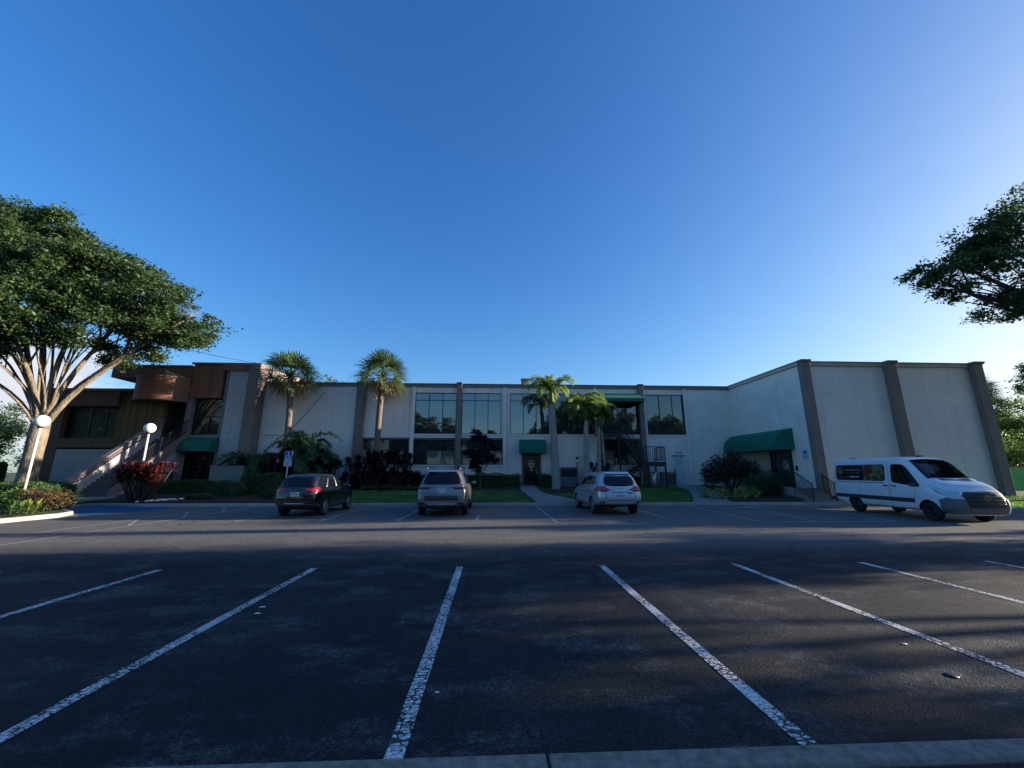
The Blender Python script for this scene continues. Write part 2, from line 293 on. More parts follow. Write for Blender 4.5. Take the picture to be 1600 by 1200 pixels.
# ------------------------------------------------------------------ mesh builder
class MB:
    def __init__(s): s.v = []; s.f = []; s.m = []; s.sm = []
    def add(s, vs, fs, mi=0, sm=False):
        o = len(s.v); s.v += [tuple(v) for v in vs]; s.f += [tuple(i+o for i in f) for f in fs]; s.m += [mi]*len(fs); s.sm += [sm]*len(fs); return s
    def box(s, x0, x1, y0, y1, z0, z1, mi=0):
        x0, x1 = min(x0, x1), max(x0, x1); y0, y1 = min(y0, y1), max(y0, y1); z0, z1 = min(z0, z1), max(z0, z1)
        return s.add([(x0, y0, z0), (x1, y0, z0), (x1, y1, z0), (x0, y1, z0), (x0, y0, z1), (x1, y0, z1), (x1, y1, z1), (x0, y1, z1)],
                     [(0, 3, 2, 1), (4, 5, 6, 7), (0, 1, 5, 4), (1, 2, 6, 5), (2, 3, 7, 6), (3, 0, 4, 7)], mi)
    def obox(s, c, size, rz=0, mi=0, rx=0):
        mt = Matrix.Translation(c) @ Matrix.Rotation(rz, 4, 'Z') @ Matrix.Rotation(rx, 4, 'X'); a, b, d = [k/2 for k in size]
        vs = [mt @ Vector(p) for p in ((-a, -b, -d), (a, -b, -d), (a, b, -d), (-a, b, -d), (-a, -b, d), (a, -b, d), (a, b, d), (-a, b, d))]
        return s.add(vs, [(0, 3, 2, 1), (4, 5, 6, 7), (0, 1, 5, 4), (1, 2, 6, 5), (2, 3, 7, 6), (3, 0, 4, 7)], mi)
    def prism(s, poly, lo, hi, axis='z', mi=0):
        n = len(poly)
        def p(a, b, h): return (a, b, h) if axis == 'z' else ((a, h, b) if axis == 'y' else (h, a, b))
        vs = [p(a, b, lo) for a, b in poly]+[p(a, b, hi) for a, b in poly]
        fs = [tuple(range(n))[::-1], tuple(range(n, 2*n))]+[(i, (i+1) % n, n+(i+1) % n, n+i) for i in range(n)]
        return s.add(vs, fs, mi)
    def bar(s, a, b, w, h=None, mi=0):
        a, b = Vector(a), Vector(b); h = h or w; d = (b-a).normalized(); up = Vector((0, 0, 1)) if abs(d.z) < .95 else Vector((0, 1, 0))
        x = d.cross(up).normalized()*w/2; y = x.cross(d).normalized()*h/2
        vs = [a-x-y, a+x-y, a+x+y, a-x+y, b-x-y, b+x-y, b+x+y, b-x+y]
        return s.add(vs, [(0, 3, 2, 1), (4, 5, 6, 7), (0, 1, 5, 4), (1, 2, 6, 5), (2, 3, 7, 6), (3, 0, 4, 7)], mi)
    def tube(s, pts, rad, n=8, mi=0, cap=True):
        pts = [Vector(p) for p in pts]; rad = rad if hasattr(rad, '__len__') else [rad]*len(pts); vs = []; fs = []; px = None
        for i, p in enumerate(pts):
            d = (pts[min(i+1, len(pts)-1)]-pts[max(i-1, 0)]).normalized()
            x = (px - d*px.dot(d)) if px else d.cross(Vector((0, 0, 1)) if abs(d.z) < .9 else Vector((1, 0, 0)))
            x.normalize(); px = x; y = d.cross(x)
            vs += [p+(x*math.cos(2*math.pi*k/n)+y*math.sin(2*math.pi*k/n))*rad[i] for k in range(n)]
        for i in range(len(pts)-1):
            fs += [(i*n+k, i*n+(k+1) % n, (i+1)*n+(k+1) % n, (i+1)*n+k) for k in range(n)]
        if cap: fs += [tuple(range(n))[::-1], tuple(range((len(pts)-1)*n, len(pts)*n))]
        return s.add(vs, fs, mi, True)
    def lathe(s, prof, c=(0, 0, 0), n=24, axis='z', mi=0):
        vs = []; fs = []; m = len(prof)
        for k in range(n):
            a = 2*math.pi*k/n; ca, sa = math.cos(a), math.sin(a)
            for r, h in prof:
                p = (r*ca, r*sa, h) if axis == 'z' else (r*ca, h, r*sa)
                vs.append((p[0]+c[0], p[1]+c[1], p[2]+c[2]))
        for k in range(n):
            for j in range(m-1): fs.append((k*m+j, ((k+1) % n)*m+j, ((k+1) % n)*m+j+1, k*m+j+1))
        return s.add(vs, fs, mi, True)
    def build(s, name, mats, parent=None, smooth=None, bevel=0):
        me = bpy.data.meshes.new(name); me.from_pydata(s.v, [], s.f)
        for m in (mats if isinstance(mats, (list, tuple)) else [mats]): me.materials.append(m)
        me.polygons.foreach_set('material_index', s.m)
        me.polygons.foreach_set('use_smooth', [bool(smooth) if smooth is not None else q for q in s.sm])
        me.update(); o = bpy.data.objects.new(name, me); COL.objects.link(o)
        if parent: o.parent = parent
        if bevel:
            b = o.modifiers.new('bevel', 'BEVEL'); b.width = bevel; b.segments = 2; b.limit_method = 'ANGLE'
        return o
def tag(o, label=None, cat=None, group=None, kind=None):
    if label: o['label'] = label
    if cat: o['category'] = cat
    if group: o['group'] = group
    if kind: o['kind'] = kind
    return o
def empty(name, loc=(0, 0, 0), rz=0):
    o = bpy.data.objects.new(name, None); COL.objects.link(o); o.location = loc; o.rotation_euler = (0, 0, rz); o.empty_display_size = .2; return o
def copy_tree(o, parent=None):
    c = o.copy(); COL.objects.link(c); c.parent = parent
    for ch in [x for x in bpy.data.objects if x.parent == o]: copy_tree(ch, c)
    return c
def quads(name, V, mats, parent=None, mi=None, smooth=False):
    """V: (N,4,3) array of quads -> one mesh"""
    V = np.asarray(V, dtype=np.float32); n = len(V); me = bpy.data.meshes.new(name)
    me.vertices.add(n*4); me.vertices.foreach_set('co', V.reshape(-1))
    me.loops.add(n*4); me.loops.foreach_set('vertex_index', np.arange(n*4, dtype=np.int32))
    me.polygons.add(n); me.polygons.foreach_set('loop_start', np.arange(0, n*4, 4, dtype=np.int32)); me.polygons.foreach_set('loop_total', np.full(n, 4, dtype=np.int32))
    for m in (mats if isinstance(mats, (list, tuple)) else [mats]): me.materials.append(m)
    if mi is not None: me.polygons.foreach_set('material_index', np.asarray(mi, dtype=np.int32))
    me.update(); me.validate(); o = bpy.data.objects.new(name, me); COL.objects.link(o)
    if parent: o.parent = parent
    return o
def leafquads(C, size, rng, aspect=.5, up=.3, droop=0):
    """diamond leaves at centres C with random orientation"""
    n = len(C); d = rng.normal(size=(n, 3)); d[:, 2] = d[:, 2]*.6-droop; d /= np.linalg.norm(d, axis=1)[:, None]
    w = rng.normal(size=(n, 3)); w = np.cross(d, w+np.array([0, 0, up])); w /= (np.linalg.norm(w, axis=1)[:, None]+1e-9)
    s = size*(.45+1.15*rng.random(n)**1.5)[:, None]
    a = C-d*s*.5; b = C+w*s*aspect*.5; c = C+d*s*.5; e = C-w*s*aspect*.5
    return np.stack([a, b, c, e], axis=1)

# ------------------------------------------------------------------ ground
KERB = [(-18.6, 21.75), (-17.3, 21.35), (-11, 21.25), (0, 21.1), (10.2, 20.95), (14.4, 20.8), (18.6, 20.45), (20.6, 19.9), (21.9, 18.6), (22.7, 16.9), (23.8, 15.0), (26, 13.8), (32, 13.5), (80, 13.5)]
ISL = [(-60, 11.5), (-22, 11.9), (-17.5, 12.6), (-16.6, 14.0), (-16.45, 16.6), (-16.9, 17.6), (-18.3, 18.6), (-20.0, 20.6)]
def clamp(a, lo=0, hi=1): return max(lo, min(hi, a))
def hz(x, y):
    k = 21.3 if x < 10 else 21.3-.8*clamp((x-10)/8)
    l = .13+.60*clamp((y-k)/(27.8-k)); r = .13+.34*clamp((y-20.6)/1.6)
    b = clamp((x-15.5)/2.2); return l*(1-b)+r*b
def drape(poly, name, m, dz=0, grid=.7, fz=hz, parent=None, seed=1):
    rng = random.Random(seed); vs = []
    for i, p in enumerate(poly):
        q = poly[(i+1) % len(poly)]; L = math.dist(p, q); k = max(1, min(60, int(L/grid)))
        vs += [(p[0]+(q[0]-p[0])*j/k, p[1]+(q[1]-p[1])*j/k) for j in range(k)]
    nb = len(vs); xs = [p[0] for p in poly]; ys = [p[1] for p in poly]
    gy = min(ys)
    while gy < max(ys):
        gx = min(xs)
        while gx < max(xs):
            if geometry.intersect_point_tri_2d is not None: vs.append((gx+rng.uniform(-.1, .1)*grid, gy))
            gx += grid
        gy += grid
    r = geometry.delaunay_2d_cdt([Vector(v) for v in vs], [], [list(range(nb))], 1, 1e-5)
    me = bpy.data.meshes.new(name); me.from_pydata([(v[0], v[1], fz(v[0], v[1])+dz) for v in r[0]], [], r[2]); me.materials.append(m)
    bm = bmesh.new(); bm.from_mesh(me); bmesh.ops.delete(bm, geom=[v for v in bm.verts if not v.link_faces], context='VERTS'); bmesh.ops.recalc_face_normals(bm, faces=bm.faces)
    if bm.faces and sum(f.normal.z for f in bm.faces) < 0: bmesh.ops.reverse_faces(bm, faces=bm.faces)
    bm.to_mesh(me); bm.free()
    o = bpy.data.objects.new(name, me); COL.objects.link(o)
    if parent: o.parent = parent
    return o
tag(MB().add([(-900, -900, -.12), (900, -900, -.12), (900, 1500, -.12), (-900, 1500, -.12)], [(0, 1, 2, 3)]).build('ground', M['grass']), kind='structure')
tag(MB().add([(-90, 2.5, 0), (90, 2.5, 0), (90, 26, 0), (-90, 26, 0)], [(0, 1, 2, 3)]).build('parking_lot', M['asphalt']), kind='structure')
L1 = KERB[::1]
land = [(x, y+.1) for x, y in KERB[:-1]]+[(80, 13.6), (80, 60), (-60, 60)]+[(x-.1 if i > 3 else x, y+.1) for i, (x, y) in enumerate(ISL[:1])]+[(x-.12, y+.02) for x, y in ISL[1:]]+[(-20.6, 22.0), (-19.3, 22.2)]
tag(drape(land, 'terrain', M['grass'], grid=1.0), kind='structure')
def sweep(pts, name, m, w=.15, h=.15, z0=-.05, side=1, gap=None):
    b = MB(); P = [Vector((x, y, 0)) for x, y in pts]; vs = []
    prof = [(0, z0), (0.015, h-.03), (.035, h), (w-.02, h), (w, h-.02), (w, z0)]
    for i, p in enumerate(P):
        d = (P[min(i+1, len(P)-1)]-P[max(i-1, 0)]).normalized(); nn = Vector((-d.y, d.x, 0))*side
        vs += [p+nn*a+Vector((0, 0, c)) for a, c in prof]
    k = len(prof); fs = [(i*k+j, i*k+j+1, (i+1)*k+j+1, (i+1)*k+j) for i in range(len(P)-1) for j in range(k-1)]+[tuple(range(k)), tuple(range((len(P)-1)*k, len(P)*k))[::-1]]
    b.add(vs, fs); return b.build(name, m)
tag(sweep(KERB, 'kerb', M['concrete']), kind='structure')
tag(sweep(ISL, 'kerb', M['concrete']), kind='structure')
tag(sweep([(-20.05, 20.62), (-20.62, 22.0), (-19.3, 22.12), (-18.62, 21.77)], 'kerb', M['concrete'], w=.12, h=.14), kind='structure')
nk = MB()
M['kerbnear'] = mat('rough_concrete', (.30, .265, .215), .95, col2=(.14, .125, .10), var=.4, vscale=14, bump=1, bscale=70, detail=10)
for a, b in ((-12, -6.0), (-5.98, -2.86), (-2.84, .315), (.335, 3.4), (3.42, 6.5), (6.52, 12)):
    nk.prism([(2.48, -.05), (2.68, -.05), (2.668, .11), (2.645, .135), (2.50, .137), (2.48, .12)], a, b, 'x')
nko = nk.build('kerb', M['kerbnear'], bevel=.006); tag(nko, kind='structure')
tag(MB().box(-60, 60, -40, 2.479, -.1, .115).build('verge', M['mulch']), kind='structure')

# painted stall lines
def strip(x0, y0, x1, y1, w, z=.004, b=None):
    b = b or MB(); d = Vector((x1-x0, y1-y0, 0)).normalized(); nrm_ = Vector((-d.y, d.x, 0))*w/2; n = 12; vs = []; rg = random.Random(int(x0*100+y0))
    for i in range(n+1):
        p = Vector((x0, y0, z)).lerp(Vector((x1, y1, z)), i/n); j = rg.uniform(-.004, .004); vs += [p+nrm_+Vector((j, 0, 0)), p-nrm_+Vector((j, 0, 0))]
    b.add(vs, [(2*i+1, 2*i+3, 2*i+2, 2*i) for i in range(n)]); return b
names = ['leftmost', 'second from left', 'third from left', 'centre', 'right of centre', 'third from right', 'second from right', 'far right']
for i, X in enumerate((-11.1, -8.55, -5.88, -3.19, -.585, 2.03, 4.56, 7.06, 9.6, 12.1)):
    tag(strip(X, 2.685, X, 7.85, .118).build('stall_line', M['line']), kind='structure')
for X, y0, y1 in ((-9.0, 15.0, 21.2), (-6.1, 15.0, 20.6), (-3.37, 14.9, 20.8), (-.56, 14.95, 16.6), (2.2, 14.1, 20.6), (6.55, 15, 20.6), (-12.95, 12, 20.9), (-11.6, 9.8, 20.8)):
    tag(strip(X, y0, X, y1, .085).build('stall_line', M['linefar']), kind='structure')
for a, b_, c, d in ((2.2, 14.15, 4.3, 14.25), (2.4, 14.9, 4.2, 14.5), (10.0, 21.0, 9.3, 13.95), (13.0, 20.9, 11.2, 13.9), (10.1, 18.2, 12.6, 14.6), (10.0, 19.8, 14.1, 14.1), (9.3, 13.95, 14.1, 13.9), (15.9, 20.2, 14.1, 13.9), (18.3, 19.8, 16.9, 14.5), (-12.9, 20.6, -11.7, 18.6), (-12.9, 18.2, -11.6, 16.2), (-12.9, 15.8, -11.55, 13.8)):
    tag(strip(a, b_, c, d, .08).build('stall_line', M['linefar']), kind='structure')
tag(drape([(-16.4, 17.3), (-17.0, 17.9), (-18.5, 18.9), (-20.1, 20.8), (-20.9, 22.3), (-20.5, 23.0), (-18.6, 21.7), (-17.3, 21.3), (-16.0, 21.2), (-15.1, 20.2), (-15.6, 18.6)], 'access_ramp', M['blue'], .005, 1, fz=lambda x, y: 0), kind='structure')
# paths, beds, lawns
M['pathc'] = mat('path_concrete', (.25, .235, .22), .9, var=.25, vscale=2, bump=.35, bscale=90, detail=9)
def path(poly, dz=.035, name='path', m='pathc'): return tag(drape(poly, name, M[m], dz, .5), kind='structure')
path([(2.3, 21.15), (4.0, 21.15), (3.2, 23.6), (2.95, 25.3), (2.85, 28.9), (1.75, 28.9), (1.8, 25.3)])
path([(3.9, 21.15), (4.8, 21.2), (3.9, 23.0), (3.1, 24.2), (3.0, 23.0)], .04)
path([(10.4, 21.05), (12.4, 20.95), (13.9, 24.5), (14.6, 28.9), (12.6, 28.9), (12.4, 25.4), (11.2, 22.5)])
path([(16.4, 20.75), (18.3, 20.6), (18.3, 21.1), (16.4, 21.2)], .03)
path([(-20.9, 22.3), (-20.2, 23.2), (-21.3, 24.2), (-23.4, 24.2), (-23.6, 22.2), (-22.2, 20.2), (-20.3, 20.4)], .02)
path([(-18.6, 22.0), (-17.2, 21.6), (-15.5, 21.6), (-15.5, 28.5), (-21.1, 28.5), (-21.1, 24.2), (-20.1, 23.1)], .02, 'planting_bed', 'mulch')
path([(-15.5, 21.6), (-9.6, 21.5), (-9.2, 28.9), (-15.5, 28.5)], .025, 'planting_bed', 'mulch')
path([(-9.2, 25.6), (1.5, 25.6), (1.5, 29), (-9.2, 29)], .02, 'planting_bed', 'mulch')
path([(3.4, 25.2), (5.6, 24.4), (8.7, 24.6), (8.7, 29), (3.2, 29)], .02, 'planting_bed', 'mulch')
path([(12.8, 21.3), (16.3, 21.1), (16.3, 29), (14.8, 29), (14.2, 24.6)], .02, 'planting_bed', 'mulch')
def inpoly(x, y, P):
    c = False
    for i in range(len(P)):
        (x1, y1), (x2, y2) = P[i-1], P[i]
        if (y1 > y) != (y2 > y) and x < (x2-x1)*(y-y1)/(y2-y1)+x1: c = not c
    return c
def blades(polys, dens, name, size=.07):
    rng = np.random.default_rng(5); out = []
    for P in polys:
        xs = [p[0] for p in P]; ys = [p[1] for p in P]; A = (max(xs)-min(xs))*(max(ys)-min(ys)); n = int(A*dens)
        X = rng.uniform(min(xs), max(xs), n); Y = rng.uniform(min(ys), max(ys), n)
        out += [(x, y, hz(x, y)) for x, y in zip(X, Y) if inpoly(x, y, P)]
    C = np.array(out); n = len(C); a = rng.uniform(0, 6.28, n); w = .007; dx = np.stack([np.cos(a)*w, np.sin(a)*w, 0*a], 1)
    tip = np.stack([rng.normal(0, .02, n), rng.normal(0, .02, n), size*rng.uniform(.5, 1.2, n)], 1)
    return tag(quads(name, np.stack([C-dx, C+dx, C+tip+dx*.3, C+tip-dx*.3], 1), M['grassblade']), 'short green lawn grass along the kerb', kind='stuff')
lawns = [[(-9.4, 21.4), (2.0, 21.3), (1.5, 25.6), (-9.2, 25.6)], [(5.7, 21.3), (10.3, 21.1), (12.4, 25.4), (12.5, 28.8), (8.8, 28.8), (8.7, 24.5), (4.7, 24.4), (3.6, 23.9), (4.9, 21.4)],
         [(18.8, 20.7), (22, 18.9), (23, 16.9), (24.1, 15.1), (34, 14.0), (34, 22), (18.8, 21.9)]]
blades(lawns, 420, 'grass')

# ------------------------------------------------------------------ main white building
WY, RZ = 29.1, 8.08
bld = empty('office_building', (5, 30, 0)); tag(bld, 'long two storey white office block with dark windows, brown pilasters and green awnings', 'building')
BI = Matrix.Translation((-5, -30, 0))
def bpart(mb, name, m, label=None, parent=None, bevel=0):
    mb.v = [(a-5, b-30, c) for a, b, c in mb.v] if parent is None else mb.v
    o = mb.build(name, m, parent or bld, bevel=bevel)
    if label: o['label'] = label
    return o
def sub(mb, name, m, par, label=None):       # sub-part in the same frame as its part
    mb.v = [(a-5, b-30, c) for a, b, c in mb.v]; o = mb.build(name, m, par)
    if label: o['label'] = label
    return o
X0, XC = -16.6, 18.03
# wall with window openings cut out as rectangles
def wallgrid(x0, x1, z0, z1, holes, y0, y1):
    b = MB(); xs = sorted({x0, x1, *[h[0] for h in holes], *[h[1] for h in holes]}); zs = sorted({z0, z1, *[h[2] for h in holes], *[h[3] for h in holes]})
    for i in range(len(xs)-1):
        run = None
        for j in range(len(zs)-1):
            cx, cz = (xs[i]+xs[i+1])/2, (zs[j]+zs[j+1])/2
            solid = not any(h[0] < cx < h[1] and h[2] < cz < h[3] for h in holes)
            if solid: run = [zs[j] if run is None else run[0], zs[j+1]]
            if (not solid or j == len(zs)-2) and run: b.box(xs[i], xs[i+1], y0, y1, run[0], run[1]); run = None
    return b
ZU0, ZU1, ZL0, ZL1 = 4.38, 7.42, 2.18, 3.97
def XW(p, y=640): return xY(p, WY, y)
UP = [(XW(647.8), XW(713)), (XW(721), XW(783)), (XW(797), XW(858)), (XW(866), XW(929)), (XW(937), XW(1000)), (XW(1010), XW(1071))]
LO = [(XW(566, 710), XW(637, 710)), (XW(645.5, 710), XW(710.5, 710)), (XW(718, 710), XW(785, 710)), (XW(942, 710), XW(999, 710))]
DOORX = (XW(818, 735), XW(843, 735))
holes = [(a, b, ZU0, ZU1) for a, b in UP]+[(a, b, ZL0, ZL1) for a, b in LO]+[(DOORX[0], DOORX[1], .70, 2.95)]
bpart(wallgrid(X0, XC+.3, -.1, RZ-.25, holes, WY, WY+.3), 'wall', M['white_wall'])
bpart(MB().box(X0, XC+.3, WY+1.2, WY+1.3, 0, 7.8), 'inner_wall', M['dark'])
bpart(MB().box(X0, 30, WY+.35, WY+16, 7.7, 7.85), 'roof', M['roof'])
bpart(MB().box(X0, XC+.1, WY-.10, WY+.34, RZ-.24, RZ-.03).box(X0, XC-.07, WY-.16, WY+.36, RZ-.03, RZ+.02), 'cornice', M['cornice'])
# faint plaster joint and stand-off band between floors
for ja, jb in ((X0+.3, XW(558)), (XW(571), XW(640)), (XW(1076), XC)): bpart(MB().box(ja, jb, WY-.015, WY, 4.36, 4.39), 'joint_strip', M['white_trim'])
for a, b in ((558.5, 570.5), (712.2, 720.2), (861, 866), (1000.5, 1008)):
    xa, xb = XW(a, 690), XW(b, 690)
    if a < 600: xa, xb = -9.95, -9.35
    bpart(MB().box(xa, xb, WY-.32, WY-.002, -.1, RZ-.05).prism([(WY-.42, RZ+.07), (WY+.3, RZ+.07), (WY+.3, RZ-.03), (WY-.32, RZ-.06), (WY-.42, RZ-.02)], xa-.03, xb+.03, 'x'), 'pilaster', M['pilaster'], bevel=.02)
for a, b in ((640.5, 646), (785.8, 790.6), (930.5, 935.5), (1073, 1077)):
    xa, xb = XW(a, 690), XW(b, 690)
    bpart(MB().box(xa, xb, WY-.14, WY-.002, -.1, RZ-.26).box(xa+.07, xb-.07, WY-.17, WY-.14, -.1, RZ-.3), 'fin', M['white_trim'])
def window(a, b, z0, z1, mull, trans=None, glass='glass', brown=False, low=None, tilt=0):
    fr = MB(); y = WY+.10; w = .045
    fr.box(a, b, y-.04, y+.04, z0, z0+w).box(a, b, y-.04, y+.04, z1-w, z1).box(a, a+w, y-.04, y+.04, z0+w, z1-w).box(b-w, b, y-.04, y+.04, z0+w, z1-w)
    xs = [a+(b-a)*t for t in mull]
    for x in xs: fr.box(x-w/2, x+w/2, y-.038, y+.038, z0+w, z1-w)
    if trans:
        e = [a]+xs+[b]
        for i in range(len(e)-1): fr.box(e[i]+w/2+(w/2 if i == 0 else 0), e[i+1]-w/2-(w/2 if i == len(e)-2 else 0), y-.036, y+.036, trans-w/2, trans+w/2)
    f = bpart(fr, 'window', M['frame'])
    e = [a]+xs+[b]; p = MB(); rg = random.Random(int(a*31))
    for i in range(len(e)-1):
        for k, (c0, c1) in enumerate([(z0, trans), (trans, z1)] if trans else [(z0, z1)]):
            t = rg.uniform(-1, 1)*.012; u = rg.uniform(-1, 1)*.006
            mi = 0
            if low is not None: mi = low[i] if k == 0 else 0
            x0_, x1_ = e[i]+.02, e[i+1]-.02
            p.add([(x0_, y-t, c0), (x1_, y+t, c0), (x1_, y+t+u, c1), (x0_, y-t+u, c1)], [(0, 1, 2, 3)], mi)
    sub(p, 'pane', [M[glass], M['blind']], f)
    if brown:
        t = MB(); t.box(a-.14, b+.14, WY-.05, WY+.05, z1, z1+.13).box(a-.14, a-.002, WY-.05, WY-.002, z0-.02, z1-.001).box(b+.002, b+.14, WY-.05, WY-.002, z0-.02, z1-.001)
        sub(t, 'trim', M['brown_frame'], f)
    s = MB().box(a-.05, b+.05, WY-.06, WY-.002, z0-.1, z0-.012); sub(s, 'sill', M['white_trim'], f)
for i, (a, b) in enumerate(UP):
    window(a, b, ZU0, ZU1, (.34, .67), 6.86 if i < 5 else None, 'glassmid' if i > 2 else 'glass')
for i, (a, b) in enumerate(LO):
    window(a, b, ZL0, ZL1, (.33, .67) if i != 0 else (.3, .62), ZL0+1.02, 'glassdark', True, {0: (0, 0, 1), 1: (0, 1, 1), 2: (1, 0, 1), 3: (1, 0, 1)}[i])
# glazed entrance door
def textobj(s, size, loc, rot, m, parent=None, name='lettering', align='CENTER', ext=.003, bold=0, sx=1):
    c = bpy.data.curves.new(name, 'FONT'); c.body = s; c.size = size; c.align_x = align; c.align_y = 'CENTER'; c.extrude = ext; c.offset = bold
    o = bpy.data.objects.new(name+'_src', c); COL.objects.link(o); bpy.context.view_layer.update()
    me = bpy.data.meshes.new_from_object(o); COL.objects.unlink(o); bpy.data.objects.remove(o)
    me.materials.clear(); me.materials.append(m); q = bpy.data.objects.new(name, me); COL.objects.link(q); q.location = loc; q.rotation_euler = rot; q.scale = (sx, 1, 1)
    if parent: q.parent = parent
    return q
a, b = DOORX
dr = bpart(MB().box(a, a+.09, WY+.06, WY+.14, .72, 2.93).box(b-.09, b, WY+.06, WY+.14, .72, 2.93).box(a+.09, b-.09, WY+.06, WY+.14, 2.84, 2.93).box(a+.09, b-.09, WY+.06, WY+.14, .72, .95), 'door', M['frame'])
sub(MB().add([(a+.08, WY+.1, .94), (b-.08, WY+.1, .94), (b-.08, WY+.1, 2.85), (a+.08, WY+.1, 2.85)], [(0, 1, 2, 3)]), 'pane', mat('door_glass', (.006, .008, .012), .12, spec=.25), dr)
sub(MB().box(b-.2, b-.17, WY+.0, WY+.03, 1.5, 1.95).box(b-.2, b-.17, WY+.03, WY+.06, 1.52, 1.55).box(b-.2, b-.17, WY+.03, WY+.06, 1.9, 1.93), 'handle', M['alu'], dr)
bpart(MB().box(a-.13, a-.002, WY-.05, WY+.16, .7, 3.1).box(b+.002, b+.13, WY-.05, WY+.16, .7, 3.1).box(a-.002, b+.002, WY-.05, WY+.16, 2.952, 3.1), 'door_trim', M['brown_frame'])
cx = (a+b)/2
for k, (w_, zz, h_) in enumerate(((.30, 2.46, .05), (.46, 2.30, .06), (.44, 2.22, .035), (.50, 2.10, .05), (.26, 2.0, .06))):   # blurred white vinyl lines
    rg = random.Random(k); x = cx-w_/2; tx = MB()
    while x < cx+w_/2:
        d = rg.uniform(.02, .05); tx.box(x, min(x+d, cx+w_/2), WY+.092, WY+.096, zz-h_/2, zz+h_/2); x += d+.018
    sub(tx, 'vinyl_lettering', M['white_paint'], dr)
sub(MB().lathe([(0.001, 0), (.065, 0), (.065, .004), (.001, .004)], (cx, WY+.090, 1.82), 16, 'y'), 'emblem', M['white_paint'], dr)
bpart(MB().box(a-.4, b+.4, WY-.9, WY+.06, .3, .70), 'doorstep', M['concrete'])

def awning_front(x0, x1, zt, zb, dep, y, round_=True, n=8, valance=.0, slope=False):
    b = MB(); prof = []
    if slope: prof = [(0, zt), (-.12, zt), (-dep, zb+valance), (-dep, zb), (-dep+.02, zb), (-.1, zt-.06), (0, zt-.06)]
    else:
        for k in range(n+1):
            t = k/n*math.pi/2; prof.append((-dep*math.sin(t)**.9, zb+(zt-zb)*math.cos(t)**.8 if k < n else zb+.12))
        prof += [(-dep, zb), (-dep+.03, zb)]
        prof += [(-dep*.97*math.sin(t)**.9, (zb+(zt-zb-.05)*math.cos(t)**.8)) for t in [k/n*math.pi/2 for k in range(n-1, -1, -1)]]
    b.prism([(y+p, z) for p, z in prof], x0, x1, 'x')
    # end cheeks
    for xa in (x0, x1-.012):
        out = prof[:n+2] if not slope else prof[:4]
        b.prism([(y+p*.995, z-.004) for p, z in out]+[(y, zb)], xa+(.003 if xa == x0 else -.003), xa+.012, 'x')
    return b
def soft(mb, r=.05): return mb
bpart(awning_front(XW(811, 700), XW(851.5, 700), 4.0, 2.98, .95, WY-.002), 'awning', M['green_awning'], 'square green canvas awning over the glazed entrance door')
bpart(awning_front(XW(937, 630), XW(1001, 630)-.25, 7.45, 6.62, 1.5, WY-.002, slope=True, valance=.25), 'awning', M['green_awning'], 'sloping green awning over the upper door of the outside stair')
# white steel door and its number
a, b = XW(1051.5, 735), XW(1071.5, 735)
wd = bpart(MB().box(a+.06, b-.06, WY-.03, WY-.002, .72, 2.82), 'door', mat('cream_door', (.60, .60, .59), .6, var=.06), 'white steel service door with black handle')
sub(MB().box(a-.04, a+.055, WY-.05, WY-.002, .7, 2.92).box(b-.055, b+.04, WY-.05, WY-.002, .7, 2.92).box(a+.055, b-.055, WY-.05, WY-.002, 2.825, 2.92), 'frame', M['white_trim'], wd)
sub(MB().box(a+.0, b-.0, WY-.12, WY-.052, 2.84, 2.875), 'drip_cap', M['frame'], wd)
sub(MB().bar((a+.14, WY-.08, 1.5), (a+.14, WY-.08, 1.95), .03).box(a+.11, a+.17, WY-.06, WY-.03, 1.68, 1.85).bar((a+.14, WY-.07, 1.77), (a+.27, WY-.07, 1.76), .025), 'handle', M['black'], wd)
st = MB()
for k in range(5): st.box(a+.26, a+.26+(.40, .34, .5, .5, .3)[k], WY-.034, WY-.031, 2.62-.11*k, 2.645-.11*k)
sub(st, 'lettering', M['metal_grey'], wd)
o = textobj('97 1/2', .17, ((a+b)/2-5+.02, WY-.06-30, 3.05), (R(90), 0, 0), M['frame'], bld, 'door_number', bold=.004); 
# chimney
xa, xb = xY(815.5, 31), xY(827.5, 31)
bpart(MB().box(xa, xb, 31, 31.6, 7.8, 8.95).box(xa-.04, xb+.04, 30.96, 31.64, 8.95, 9.02), 'chimney', M['pilaster'])
# conduit elbow on the left wall and cable scar
bpart(MB().tube([(XW(418), WY-.05, 4.28), (XW(449), WY-.05, 4.28)], .035).tube([(XW(452, 684), WY-.2, 4.3), (XW(448, 684), WY-.05, 4.3)], .05), 'conduit', M['white_trim'])
